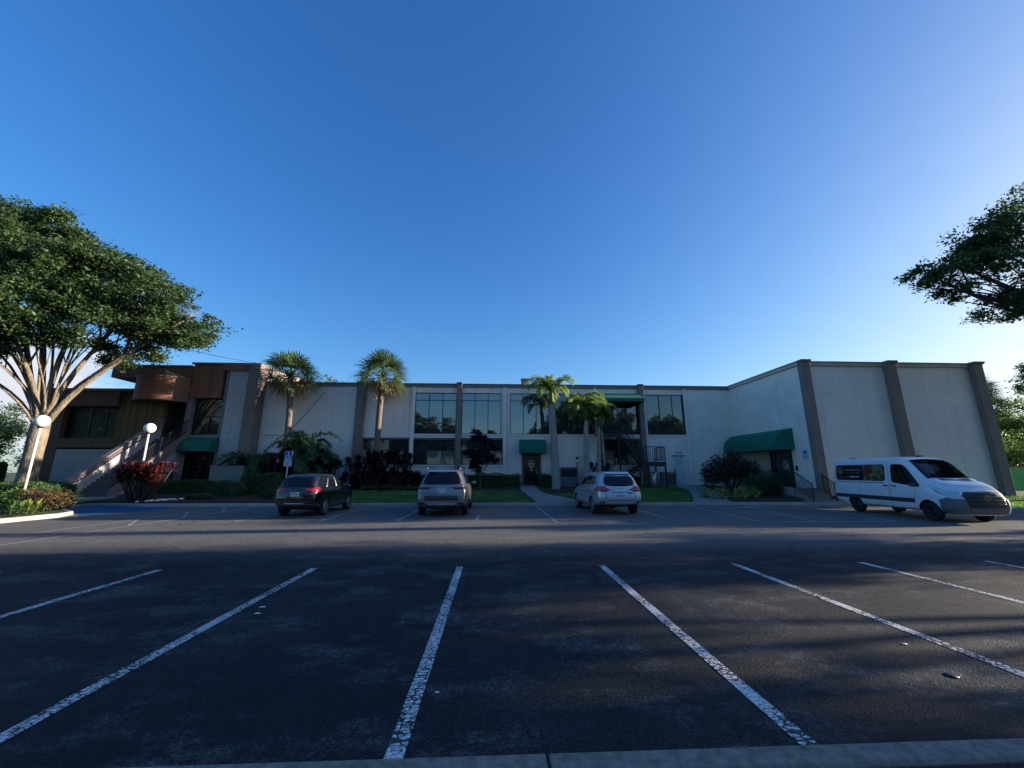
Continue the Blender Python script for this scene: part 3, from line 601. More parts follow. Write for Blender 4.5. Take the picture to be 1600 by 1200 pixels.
# ---- wing: side wall (faces -X) and front wall
WF = 22.0
wing = wallgrid(XC, 29.4, -.1, RZ-.22, [], WF, WF+.3)
bpart(wing, 'wing_front_wall', M['white_wall'])
sw = MB(); hs = [(23.55, 25.35, .8, 2.95)]
tmp = wallgrid(WF+.3, WY, -.1, RZ-.22, hs, XC, XC+.3); sw.v = [(y, x, z) for x, y, z in tmp.v]; sw.f = [f[::-1] for f in tmp.f]; sw.m = tmp.m; sw.sm = tmp.sm
bpart(sw, 'wing_side_wall', M['white_wall'])
bpart(MB().box(29.12, 29.4, WF+.3, WY+16, -.1, RZ-.22), 'wing_end_wall', M['white_wall'])
bpart(MB().box(XC+.3, 29.1, WF+.3, WY+16, 7.7, 7.85), 'roof', M['roof'])
bpart(MB().box(XC-.12, 29.6, WF-.12, WF+.3, RZ-.218, RZ-.02).box(XC-.12, XC+.28, WF+.3, WY-.105, RZ-.218, RZ-.02).box(XC-.16, 29.6, WF-.18, WF+.3, RZ-.018, RZ+.03).box(XC-.17, XC+.28, WF+.3, WY-.17, RZ-.018, RZ+.03), 'cornice', mat('pale_cornice', (.46, .42, .36), .7, var=.15, vscale=1))
for a, b in ((XC-.02, 18.52), (23.3, 23.85), (28.72, 29.30)):
    bpart(MB().box(a, b, WF-.34, WF-.002, -.1, RZ-.05).prism([(WF-.46, RZ+.07), (WF+.1, RZ+.07), (WF+.1, RZ+.032), (WF-.182, RZ+.032), (WF-.182, RZ-.05), (WF-.34, RZ-.10), (WF-.46, RZ-.02)], a-.05, b+.05, 'x'), 'pilaster', M['pilaster'], bevel=.015)
for ja, jb in ((18.53, 23.28), (23.87, 28.7)): bpart(MB().box(ja, jb, WF-.012, WF, 4.36, 4.385), 'joint_strip', M['white_trim'])
bpart(MB().box(XC-.04, XC-.002, 25.45, 29.05, .8, 3.2), 'awning_shade_panel', M['cream'])  # flush sheet on the same wall, toned for the light under the awning
d2 = bpart(MB().box(XC-.05, XC+.05, 23.5, 23.6, .8, 3.0).box(XC-.05, XC+.05, 24.95, 25.05, .8, 2.9).box(XC-.05, XC+.05, 25.3, 25.4, .8, 3.0).box(XC-.05, XC+.05, 23.6, 25.3, 2.9, 3.0).box(XC-.05, XC+.05, 23.6, 24.95, .8, .95), 'door', M['frame'], 'dark glazed door under the long green awning')
sub(MB().add([(XC, 23.6, .9), (XC, 23.6, 2.92), (XC, 25.3, 2.92), (XC, 25.3, .9)], [(0, 1, 2, 3)]), 'pane', M['glassdark'], d2)
M['gold'] = mat('dull_gold', (.36, .29, .13), .4, metal=.3)
def cg_logo(R_, s=1):
    b = MB()
    def arc(r0, r1, a0, a1, n=28, cx=0, cz=0):
        vs = []; 
        for k in range(n+1):
            a_ = R(a0+(a1-a0)*k/n); vs += [(cx+r0*math.cos(a_), 0, cz+r0*math.sin(a_)), (cx+r1*math.cos(a_), 0, cz+r1*math.sin(a_))]
        b.add(vs, [(2*k, 2*k+1, 2*k+3, 2*k+2) for k in range(n)])
    arc(.86*R_, R_, 50, 310); arc(.62*R_, .72*R_, 60, 300, cx=.06*R_); arc(.38*R_, .46*R_, 60, 300, cx=.1*R_)
    arc(.72*R_, .86*R_, 0, 40); arc(.72*R_, .86*R_, 300, 360)
    for (x0, x1, z0, z1) in ((.35, .98, -.08, .06), (.8, .95, -.62, -.08), (.1, .24, -.5, .5), (.35, .44, -.72, -.08)):
        b.add([(x0*R_, -.001, z0*R_), (x1*R_, -.001, z0*R_), (x1*R_, -.001, z1*R_), (x0*R_, -.001, z1*R_)], [(0, 1, 2, 3)])
    return b
lg = cg_logo(.27); lg.v = [(XC-.012+y*.5, 24.12-x, 2.12+z) for x, y, z in lg.v]; sub(lg, 'vinyl_emblem', mat('pale_vinyl', (.45, .45, .42), .6), d2)
vv = MB()
for k in range(4): vv.box(XC-.012, XC-.009, 24.75, 24.99-.05*k, 2.2-.12*k, 2.24-.12*k)
for k in range(7): vv.box(XC-.012, XC-.009, 23.85+.09*k, 23.91+.09*k, 1.72, 1.79)
sub(vv, 'vinyl_lettering', M['metal_grey'], d2)
sub(MB().bar((XC-.1, 23.72, 1.55), (XC-.1, 23.72, 1.95), .03), 'handle', M['alu'], d2)
ww = bpart(MB().box(17.30, 17.95, WY-.05, WY-.002, 1.5, 3.2), 'window', M['brown_frame'], 'narrow dark window in the corner behind the purple shrub')
sub(MB().add([(17.37, WY-.055, 1.57), (17.88, WY-.055, 1.57), (17.88, WY-.055, 3.13), (17.37, WY-.055, 3.13)], [(0, 1, 2, 3)]), 'pane', M['glassdark'], ww)
# long barrel awning along the side wall
aw = MB(); n = 10; zt, zb, dep, ya, yb = 4.27, 3.0, 1.42, 23.15, 29.0; prof = []
for k in range(n+1):
    t = k/n*math.pi/2; prof.append((math.sin(t)**.95, math.cos(t)**.85 if k < n else 0))
rows = []
for yy, s in [(ya, 0), (ya+.05, .35), (ya+.2, .62), (ya+.45, .82), (ya+.8, .95), (ya+1.2, 1)][3:]+[(26, 1), (yb-1.1, 1), (yb-.7, .95), (yb-.35, .82), (yb-.12, .62), (yb-.02, .45)]:
    rows.append([(XC-.002-dep*s*p, yy, zb+.13+(zt-zb-.13)*q) for p, q in prof]+[(XC-.002-dep*s, yy, zb), (XC-.002, yy, zb)])
rows.insert(0, [(XC-.002-dep*.80*p, ya, zb+.13+(zt-zb-.13)*q) for p, q in prof]+[(XC-.002-dep*.8, ya, zb), (XC-.002, ya, zb)])
k = len(rows[0]); aw.add([v for r in rows for v in r], [(i*k+j, (i+1)*k+j, (i+1)*k+j+1, i*k+j+1) for i in range(len(rows)-1) for j in range(k-1)]+[tuple(range(k)), tuple(range((len(rows)-1)*k, len(rows)*k))[::-1]])
bpart(aw, 'awning', M['green_awning'], 'long rounded green awning on the side wall above the porch')
# porch landing and steps
bpart(MB().box(16.75, XC-.002, 22.15, 29.05, .0, .80), 'porch_slab', M['concrete'])
stp = MB()
for k in range(4): stp.box(16.75, 18.0, 20.9+.31*k, 22.149, .12+.17*k-(.16 if k == 0 else .0), .12+.17*(k+1)-.002)
bpart(stp, 'entrance_steps', mat('step_concrete', (.22, .19, .18), .9, var=.25, vscale=4))
# upper gabled wall part rising behind the parapet, sunlit
tv = [(-17.1, 29.5), (-15.4, 36.5)]
bpart(MB().prism([(-17.2, 29.5), (-16.9, 29.5), (-14.9, 36.5), (-17.2, 36.5)], 7.85, 9.25), 'roof_parapet', M['tan_lit'], 'sunlit tan parapet standing above the roof edge')

# ------------------------------------------------------------------ brown wood building on the left
BY = 28.7
bb = empty('wood_clad_building', (-24, 31, 0)); tag(bb, 'brown board clad two storey building with drum balcony and outside staircase', 'building')
def q(mb, name, m, label=None, par=None, bevel=0):
    mb.v = [(a+24, b-31, c) for a, b, c in mb.v]; o = mb.build(name, m, par or bb, bevel=bevel)
    if label: o['label'] = label
    return o
q(MB().box(-21.35, -19.25, BY-.25, BY+.3, 6.78, 9.2), 'fascia', M['wood_red'])
q(MB().box(-21.5, -16.65, BY-.35, BY+6, 9.202, 9.33), 'roof', M['cornice'])
q(MB().box(-19.248, -17.3, BY-.45, BY+.2, 8.72, 9.2), 'fascia', M['wood_red'])
q(MB().box(-19.0, -18.752, BY-.3, BY+.1, .4, 8.718), 'jamb', M['mauve'])
q(MB().box(-18.75, -17.34, BY-.35, BY+.2, .4, 8.718), 'tile_panel', M['tile'])
q(MB().box(-17.338, -16.55, BY-.6, BY+.3, .3, 9.2), 'pilaster', M['pilaster'], bevel=.02)
q(MB().box(-16.95, -16.62, BY+.302, BY+6, .3, 9.2).box(-21.3, -16.96, BY+5.8, BY+6, .3, 9.2), 'wall', M['mauve'])
q(MB().box(-21.5, -21.12, BY-.15, BY+.3, 3.3, 6.779), 'column', M['mauve'])
fw = q(MB().box(-21.12, -18.78, BY+.1, BY+.2, 4.2, 4.3).box(-21.12, -18.78, BY+.1, BY+.2, 5.45, 5.52).box(-20.0, -19.94, BY+.1, BY+.2, 4.3, 5.45), 'window', M['frame'])
q(MB().add([(-21.12, BY+.18, 4.3), (-18.78, BY+.18, 4.3), (-18.78, BY+.18, 6.78), (-21.12, BY+.18, 6.78)], [(0, 1, 2, 3)]), 'pane', M['glassdark'], par=fw)
q(MB().box(-21.12, -18.78, BY-.05, BY+.2, 3.75, 4.2), 'spandrel', M['metal_grey'])
q(MB().box(-21.1, -18.77, BY+.8, BY+.9, .4, 3.75), 'recess_wall', M['dark'])
q(MB().box(-19.0, -18.78, BY-.1, BY+.2, .3, 3.74), 'jamb', M['mauve'])
dd = q(MB().box(-20.55, -20.45, BY+.1, BY+.2, .7, 2.9).box(-19.5, -19.4, BY+.1, BY+.2, .7, 2.9).box(-20.45, -19.5, BY+.1, BY+.2, 2.8, 2.9), 'door', M['frame'])
q(MB().add([(-20.45, BY+.15, .7), (-19.5, BY+.15, .7), (-19.5, BY+.15, 2.8), (-20.45, BY+.15, 2.8)], [(0, 1, 2, 3)]), 'pane', M['glassdark'], par=dd)
q(MB().box(-20.25, -19.75, BY+.135, BY+.145, 2.28, 2.34).box(-20.2, -19.85, BY+.135, BY+.145, 2.0, 2.2), 'door_notice', M['metal_grey'], par=dd)
aw = MB(); rows = []
for xx, s in ((-21.25, .35), (-21.15, .62), (-20.9, .85), (-20.5, .98), (-20.1, 1), (-18.85, 1)):
    rows.append([(xx, BY-.06-1.15*s*p, 3.15+.85*max(.25, s)**.5*qq) for p, qq in prof]+[(xx, BY-.06-1.15*s, 3.02), (xx, BY-.06, 3.02)])
k = len(rows[0]); aw.add([v for r in rows for v in r], [(i*k+j, i*k+j+1, (i+1)*k+j+1, (i+1)*k+j) for i in range(len(rows)-1) for j in range(k-1)]+[tuple(range(k))[::-1], tuple(range((len(rows)-1)*k, len(rows)*k))])
q(aw, 'awning', M['green_awning'])
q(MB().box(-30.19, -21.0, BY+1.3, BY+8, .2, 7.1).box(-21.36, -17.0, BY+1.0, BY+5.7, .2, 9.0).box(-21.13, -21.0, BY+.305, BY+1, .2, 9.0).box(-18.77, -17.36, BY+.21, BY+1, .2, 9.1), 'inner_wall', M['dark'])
# lower left block
q(MB().box(-30.6, -26.0, BY-.30, BY+.2, 6.12, 7.2), 'fascia', M['wood_brown'])
q(MB().box(-30.8, -21.36, BY-.42, BY+6, 7.2, 7.36), 'roof', M['cornice'])
q(MB().box(-26.0, -23.0, BY-.1, BY+.2, 3.2, 7.198), 'wall', M['wood_olive'])
q(MB().box(-30.5, -29.6, BY-.1, BY+.2, .2, 6.118), 'wall', M['wood_brown'])
q(MB().box(-29.598, -26.002, BY-.1, BY+.2, 3.3, 3.92), 'wall', M['wood_brown'])
q(MB().box(-29.598, -22.95, BY-.05, BY+.2, .2, 3.198), 'wall', M['siding'], 'pale lap siding at the foot of the brown wall')
q(MB().box(-30.5, -30.2, BY+.2, BY+8, .2, 7.198), 'wall', M['wood_brown'])
w2 = q(MB().box(-29.59, -26.01, BY+.3, BY+.38, 3.93, 4.02).box(-29.59, -26.01, BY+.3, BY+.38, 6.03, 6.11).box(-28.2, -28.1, BY+.3, BY+.38, 4.02, 6.03).box(-27.1, -27.02, BY+.3, BY+.38, 4.02, 6.03), 'window', M['frame'])
q(MB().add([(-29.59, BY+.34, 3.93), (-26.01, BY+.34, 3.93), (-26.01, BY+.34, 6.1), (-29.59, BY+.34, 6.1)], [(0, 1, 2, 3)]), 'pane', M['glassdark'], par=w2)
q(MB().box(-29.59, -26.01, BY+.2, BY+1, 6.112, 6.2).box(-29.7, -29.6, BY+.2, BY+1, 3.9, 6.1), 'reveal', M['dark'])
# penthouse with fascia
q(MB().box(-26.95, -21.37, BY-.2, BY+5, 8.2, 9.02), 'fascia', M['wood_red'])
q(MB().box(-27.1, -21.52, BY-.3, BY+5.1, 9.02, 9.12), 'roof', M['cornice'])
q(MB().box(-26.1, -21.4, BY+1.0, BY+1.2, 7.36, 8.2), 'recess_wall', M['dark'])
# drum balcony
dr = MB(); n = 28; R1 = 1.72; cxd, cyd = -23.15, BY-.1
for r_, z0, z1, mi in ((R1, 6.5, 8.0, 0), (R1+.05, 8.0, 8.12, 1), (R1+.03, 6.42, 6.5, 1)):
    vs = []; 
    for k in range(n+1):
        a_ = math.pi+math.pi*k/n; vs += [(cxd+r_*math.cos(a_), cyd+r_*math.sin(a_)*.85, z0), (cxd+r_*math.cos(a_), cyd+r_*math.sin(a_)*.85, z1)]
    dr.add(vs, [(2*k, 2*k+2, 2*k+3, 2*k+1) for k in range(n)], mi)
    dr.add([(cxd+r_*math.cos(math.pi+math.pi*k/n), cyd+r_*math.sin(math.pi+math.pi*k/n)*.85, z0) for k in range(n+1)], [tuple(range(n+1))[::-1]], mi)
    dr.add([(cxd+r_*math.cos(math.pi+math.pi*k/n), cyd+r_*math.sin(math.pi+math.pi*k/n)*.85, z1) for k in range(n+1)], [tuple(range(n+1))], mi)
q(dr, 'drum_balcony', [M['wood_red'], M['brown_frame']])
q(MB().prism([(-22.9, 8.122), (-21.9, 8.122), (-21.9, 8.25), (-22.9, 8.62)], BY-.75, BY-.22, 'y'), 'angled_parapet', M['tan_lit'], 'sunlit tan parapet block above the drum balcony')  # wedge block stands in for the sunlit angled parapet behind the drum
q(MB().box(-22.98, -21.52, BY+.9, BY+1, 3.5, 7.19).box(-23.0, -22.9, BY+.2, BY+.9, 3.5, 7.19), 'recess_wall', M['dark'])
q(MB().box(-22.9, -21.2, BY-.3, BY+.9, 3.75, 3.9), 'landing', M['concrete'])
# staircase running towards the car park
SX0, SX1, SY0 = -22.9, -21.2, 23.6
def stz(y): return .30+(y-SY0)*(3.9-.30)/(BY-.3-SY0)
stt = MB(); ns = 22
for k in range(ns):
    y0 = SY0+(BY-.3-SY0)*k/ns; stt.box(SX0, SX1, y0, y0+(BY-.3-SY0)/ns+.02, stz(y0)-.12, stz(y0)+.16)
q(stt, 'stairs', mat('stair_tread', (.12, .10, .10), .9, var=.2))
def sidewall(x0, x1, lo, hi, y0=SY0, y1=BY-.3): return MB().prism([(y0, max(.1, stz(y0)+lo)), (y1, stz(y1)+lo), (y1, stz(y1)+hi), (y0, stz(y0)+hi)], x0, x1, 'x')
q(sidewall(SX0-.22, SX0-.002, -.6, .93, SY0-.3, BY-.11), 'stair_wall', mat('stair_wall_shade_tone', (.42, .41, .42), .8, var=.15, vscale=1.5))  # white wall given a darker colour to stand in for shade
q(sidewall(SX0-.28, SX0+.05, .932, 1.22, SY0-.35, BY-.11), 'stair_coping', M['mauve'])
q(sidewall(SX0-.30, SX0-.222, -.9, .931, SY0-.3, BY-.11), 'stair_outer_face', M['mauve'])
q(sidewall(SX1+.002, SX1+.2, -.25, .42), 'stringer', M['mauve'])
q(MB().prism([(SY0+.3, .1), (BY-.11, .1), (BY-.11, stz(BY-.3)-.252), (SY0+.3, stz(SY0+.3)-.252)], SX1+.02, SX1+.15, 'x'), 'understair_wall', M['siding'])
rl = MB(); xr = SX1+.1
rl.bar((xr, SY0, stz(SY0)+1.3), (xr, BY-.3, stz(BY-.3)+1.3), .05, .05).bar((xr, SY0, stz(SY0)+.5), (xr, BY-.3, stz(BY-.3)+.5), .03, .03)
for k in range(36):
    y = SY0+(BY-.3-SY0)*k/35; rl.bar((xr, y, stz(y)+.42), (xr, y, stz(y)+1.3), .025)
q(rl, 'stair_railing', M['black'])
hr = MB().tube([(SX0+.1, SY0-.1, stz(SY0)+.85), (SX0+.1, BY-.3, stz(BY-.3)+.85)], .025); q(hr, 'handrail', M['black'])

# porch railing left
def railing(name, pts, h, step=.13, label=None, cat='railing', group=None, bars=.022, top=.045, low=.1):
    o = empty(name, (pts[0][0], pts[0][1], pts[0][2])); tag(o, label, cat, group); ox, oy, oz = pts[0]
    t = MB(); bb_ = MB(); pp = MB()
    for i in range(len(pts)-1):
        a, b = Vector(pts[i])-Vector(pts[0]), Vector(pts[i+1])-Vector(pts[0]); up = Vector((0, 0, 1))
        t.bar(a+up*h, b+up*h, top, .035).bar(a+up*low, b+up*low, .03, .03); n_ = max(2, int((b-a).length/step))
        for k in range(1, n_): p = a.lerp(b, k/n_); bb_.bar(p+up*low, p+up*h, bars)
    for k, p in enumerate(pts):
        p = Vector(p)-Vector(pts[0]); MB().bar(p, p+Vector((0, 0, h-.01)), .045).build('post', M['black'], o)
    t.build('rail', M['black'], o); bb_.build('baluster_row', M['black'], o); return o
railing('porch_railing', [(-20.9, 25.0, .55), (-20.9, 27.6, .7), (-20.0, 27.6, .7)], 1.0, label='short black railing beside the stair foot, in front of pale siding')
railing('porch_railing', [(16.8, 28.8, .8), (16.8, 25.4, .8), (16.8, 22.15, .8)], .93, .13, 'black railing along the porch under the long green awning')
railing('step_railing', [(16.85, 22.1, .8), (16.85, 20.85, .12)], .95, .14, 'black stair railing on the left of the entrance steps', group='entrance step railings')
railing('step_railing', [(18.02, 21.5, .62), (18.02, 20.75, .14)], .95, .12, 'black stair railing on the right of the entrance steps, beside the van', group='entrance step railings')

# ------------------------------------------------------------------ black fire stair in front of the white building
def fire_stair():
    zf = hz(10, 27); o = empty('fire_stair', (10.3, 27.6, 0)); tag(o, 'black steel outside staircase with mid landing against the white wall', 'fire stair')
    def pb(mb, name): mb.v = [(a-10.3, b-27.6, c) for a, b, c in mb.v]; return mb.build(name, M['black'], o)
    ZT, ZM = 4.35, 2.35; Y0, Y1, Y2 = 28.5, 27.5, 26.6
    xl0, xl1 = 10.3, 11.6                                # mid landing
    pb(MB().box(xl0, xl1, Y2, Y1+.9, ZM-.06, ZM).box(xl0, xl1, Y2, Y2+.05, ZM-.3, ZM-.06).box(xl1-.05, xl1, Y2+.05, Y1+.9, ZM-.3, ZM-.06), 'landing')
    for x, y in ((xl0+.1, Y2+.05), (xl1-.05, Y2+.05), (xl1-.05, Y1+.8), (xl0+.1, Y1+.8)): pb(MB().box(x-.045, x+.045, y-.045, y+.045, .3, ZM-.301), 'post')
    pb(MB().box(7.4, 8.9, 27.6, 28.9, ZT-.08, ZT).box(7.4, 8.9, 27.6, 27.66, ZT-.3, ZT-.08), 'landing')
    for x in (7.5, 8.8): pb(MB().box(x-.04, x+.04, 27.62, 27.7, .3, ZT-.301), 'post')
    def flight(xa, za, xb, zb, ya, yb, n):
        for y in (ya, yb): pb(MB().prism([(xa, za-.28), (xa, za), (xb, zb), (xb, zb-.28)][::1 if xa < xb else -1], y-.02, y+.02, 'y'), 'stringer')
        for k in range(n):
            t = (k+.5)/n; x = xa+(xb-xa)*t; z = za+(zb-za)*t; pb(MB().box(x-.15, x+.15, ya+.02, yb-.02, z-.03, z), 'tread')
    flight(8.9, ZT, 10.5, ZM, 27.65, 28.5, 10)
    flight(7.2, .62, 10.3, ZM, Y2+.05, Y1-.05, 9)
    def rail(a, b, h=1.0, mid=True):
        a, b = Vector(a), Vector(b); u = Vector((0, 0, 1)); r = MB(); r.bar(a+u*h, b+u*h, .045)
        if mid: r.bar(a+u*.12, b+u*.12, .03)
        n = max(2, int((b-a).length/.14))
        for k in range(n+1): p = a.lerp(b, k/n); r.bar(p+u*(.0 if k in (0, n) else .12), p+u*h, .04 if k in (0, n) else .02)
        pb(r, 'railing')
    rail((8.9, 27.65, ZT), (10.5, 27.65, ZM)); rail((8.9, 28.5, ZT), (10.5, 28.5, ZM)); rail((7.2, Y2+.05, .62), (10.3, Y2+.05, ZM)); rail((7.2, Y1-.05, .62), (10.3, Y1-.05, ZM))
    rail((xl0, Y2+.03, ZM), (xl1-.03, Y2+.03, ZM)); rail((xl1-.03, Y2+.03, ZM), (xl1-.03, Y1+.87, ZM)); rail((7.4, 27.63, ZT), (8.9, 27.63, ZT)); rail((7.4, 27.63, ZT), (7.4, 28.9, ZT))
    return o
fire_stair()

# ------------------------------------------------------------------ plant along the wall: cabinet, meter, condensers, signs
o = empty('utility_cabinet', (5.1, 28.3, .6)); tag(o, 'grey metal utility cabinet with dark louvre between the palm trunks', 'cabinet')
MB().box(-.78, .78, -.4, .4, 0, 1.35).box(-.82, .82, -.44, .44, 1.35, 1.4).build('cabinet_body', mat('blue_grey_metal', (.10, .125, .15), .5, var=.15), o, bevel=.015)
lv = MB()
for k in range(8): lv.box(-.35, .7, -.43, -.4, .78+.06*k, .82+.06*k)
lv.build('louvre', M['frame'], o); MB().box(-.36, .71, -.409, -.402, .76, 1.28).build('louvre_back', M['dark'], o)
MB().tube([(-.7, -.5, 0), (-.7, -.5, .95)], .03).tube([(-.2, -.5, .1), (.7, -.5, .1)], .05).build('pipe', M['white_trim'], o)
o = empty('electric_meter', (XW(901, 715), WY-.1, 2.35)); tag(o, 'small pale electric meter box on the wall above the cabinet', 'meter box')
MB().box(-.16, .16, -.06, .1, 0, .5).build('meter_box', M['white_trim'], o, bevel=.01); MB().lathe([(.001, -.12), (.09, -.12), (.1, -.06), (.1, -.04)], (0, 0, .33), 16, 'y').build('meter_dial', M['carglass'], o)
MB().tube([(0, 0, 0), (0, 0, -.9)], .03).build('pipe', M['metal_grey'], o)
def condenser(loc, s, label):
    o = empty('condenser_unit', loc); tag(o, label, 'air conditioner', 'condenser units under the fire stair')
    MB().box(-.4*s, .4*s, -.4*s, .4*s, .05, .85*s).box(-.43*s, .43*s, -.43*s, .43*s, .85*s, .9*s).box(-.44*s, .44*s, -.44*s, .44*s, 0, .05).build('housing', M['metal_grey'], o, bevel=.02)
    g = MB()
    for k in range(13): g.box(-.36*s, .36*s, -.43*s, -.4*s, (.1+.057*k)*s, (.125+.057*k)*s)
    for k in range(13): g.box(.4*s, .43*s, -.36*s, .36*s, (.1+.057*k)*s, (.125+.057*k)*s)
    g.build('grille', M['black'], o); MB().lathe([(.001, .92*s), (.3*s, .92*s), (.34*s, .9*s)], (0, 0, 0), 20).build('fan_guard', M['black'], o)
condenser((12.25, 28.0, .72), 1.05, 'square grey condenser unit by the white service door')
o = tag(MB().lathe([(.001, 0), (.26, 0), (.28, .05), (.28, .8), (.22, .92), (.001, .95)], (0, 0, 0), 20).build('water_tank', M['alu']), 'pale upright cylinder tank behind the fire stair post', 'tank'); o.location = (11.35, 28.2, .75)
# disabled parking sign on post
o = empty('parking_sign', (-10.76, 21.8, .14)); tag(o, 'blue wheelchair parking sign on a grey post behind the black car', 'sign')
MB().box(-.03, .03, -.02, .02, 0, 2.6).build('post', M['alu'], o)
pl = MB().box(-.2, .2, -.04, -.025, 2.2, 2.62).build('sign_plate', M['navy'], o, bevel=.006)
wc = MB(); yy = -.046
def ring(b, cx_, cz_, r0, r1, a0, a1, y, n=18):
    vs = []
    for k in range(n+1):
        a_ = R(a0+(a1-a0)*k/n); vs += [(cx_+r0*math.cos(a_), y, cz_+r0*math.sin(a_)), (cx_+r1*math.cos(a_), y, cz_+r1*math.sin(a_))]
    b.add(vs, [(2*k, 2*k+1, 2*k+3, 2*k+2) for k in range(n)])
def wheelchair(b, cx_, cz_, s, y):
    ring(b, cx_-.02*s, cz_-.06*s, .085*s, .115*s, 130, 400, y); ring(b, cx_-.02*s, cz_+.15*s, 0, .03*s, 0, 360, y)
    b.add([(cx_-.04*s, y, cz_+.11*s), (cx_-.01*s, y, cz_-.04*s), (cx_+.02*s, y, cz_-.04*s), (cx_+.0*s, y, cz_+.11*s)], [(0, 1, 2, 3)])
    b.add([(cx_-.01*s, y, cz_-.04*s), (cx_+.08*s, y, cz_-.04*s), (cx_+.13*s, y, cz_-.15*s), (cx_+.10*s, y, cz_-.16*s), (cx_+.06*s, y, cz_-.07*s), (cx_-.01*s, y, cz_-.07*s)], [(0, 1, 2, 3, 4, 5)])
wheelchair(wc, 0, 2.41, 1, yy); wc.build('wheelchair_symbol', M['white_paint'], pl)
fr = MB(); fr.box(-.19, .19, -.043, -.041, 2.6, 2.61).box(-.19, .19, -.043, -.041, 2.21, 2.22).box(-.19, -.18, -.043, -.041, 2.22, 2.6).box(.18, .19, -.043, -.041, 2.22, 2.6).build('border', M['white_paint'], pl)
p2 = MB().box(-.2, .2, -.04, -.025, 1.84, 2.185).build('sign_plate', mat('pale_sign', (.50, .58, .55), .5), o, bevel=.006)
for k, s_ in enumerate(('PARKING BY', 'PERMIT', 'ONLY')):
    textobj(s_, .085, (0, -.043, 2.10-.09*k), (R(90), 0, 0), M['navy'], p2)
# small blue notice on the wing side wall
o = empty('wall_sign', (XC-.004, 22.42, 2.62)); tag(o, 'small white and blue accessible parking sign on the corner of the wall by the steps', 'sign')
pl = MB().box(-.02, 0, -.22, .22, -.24, .33).build('sign_plate', mat('light_blue_sign', (.42, .56, .70), .5), o)
MB().box(-.024, -.021, -.12, -.02, .08, .26).box(-.024, -.021, .02, .12, .08, .26).build('symbol', M['navy'], pl)
MB().box(-.024, -.021, -.15, .15, -.08, -.05).box(-.024, -.021, -.15, .15, -.15, -.12).build('lettering', M['metal_grey'], pl)
o = tag(MB().box(-.10, 0, -.06, .06, -.15, .15).build('mailbox', M['black'], bevel=.02), 'small black box fixed to the wall beside the porch door', 'mailbox'); o.location = (XC-.003, 23.2, 1.9)

# lamp posts
def lamp(x, y, z, h, label):
    o = empty('lamp_post', (x, y, z)); tag(o, label, 'lamp post', 'globe lamp posts by the stairs')
    MB().tube([(0, 0, 0), (0, 0, .3)], .09, 14).tube([(0, 0, .3), (0, 0, h)], .05, 14).build('pole', M['lamp_pole'], o)
    MB().lathe([(.05, h-.03), (.11, h), (.11, h+.05), (.05, h+.06)], (0, 0, 0), 16).build('collar', M['frame'], o)
    g = MB(); g.lathe([(max(.001, .27*math.sin(math.pi*k/18)), h+.29-.27*math.cos(math.pi*k/18)) for k in range(19)], (0, 0, 0), 28); g.build('globe', M['globe'], o, smooth=True)
lamp(-20.0, 18.5, .15, 3.45, 'white globe lamp on a pale pole in the sunlit left hedge')
lamp(-18.5, 22.3, .2, 3.5, 'white globe lamp rising from the red leaved shrub by the stairs')

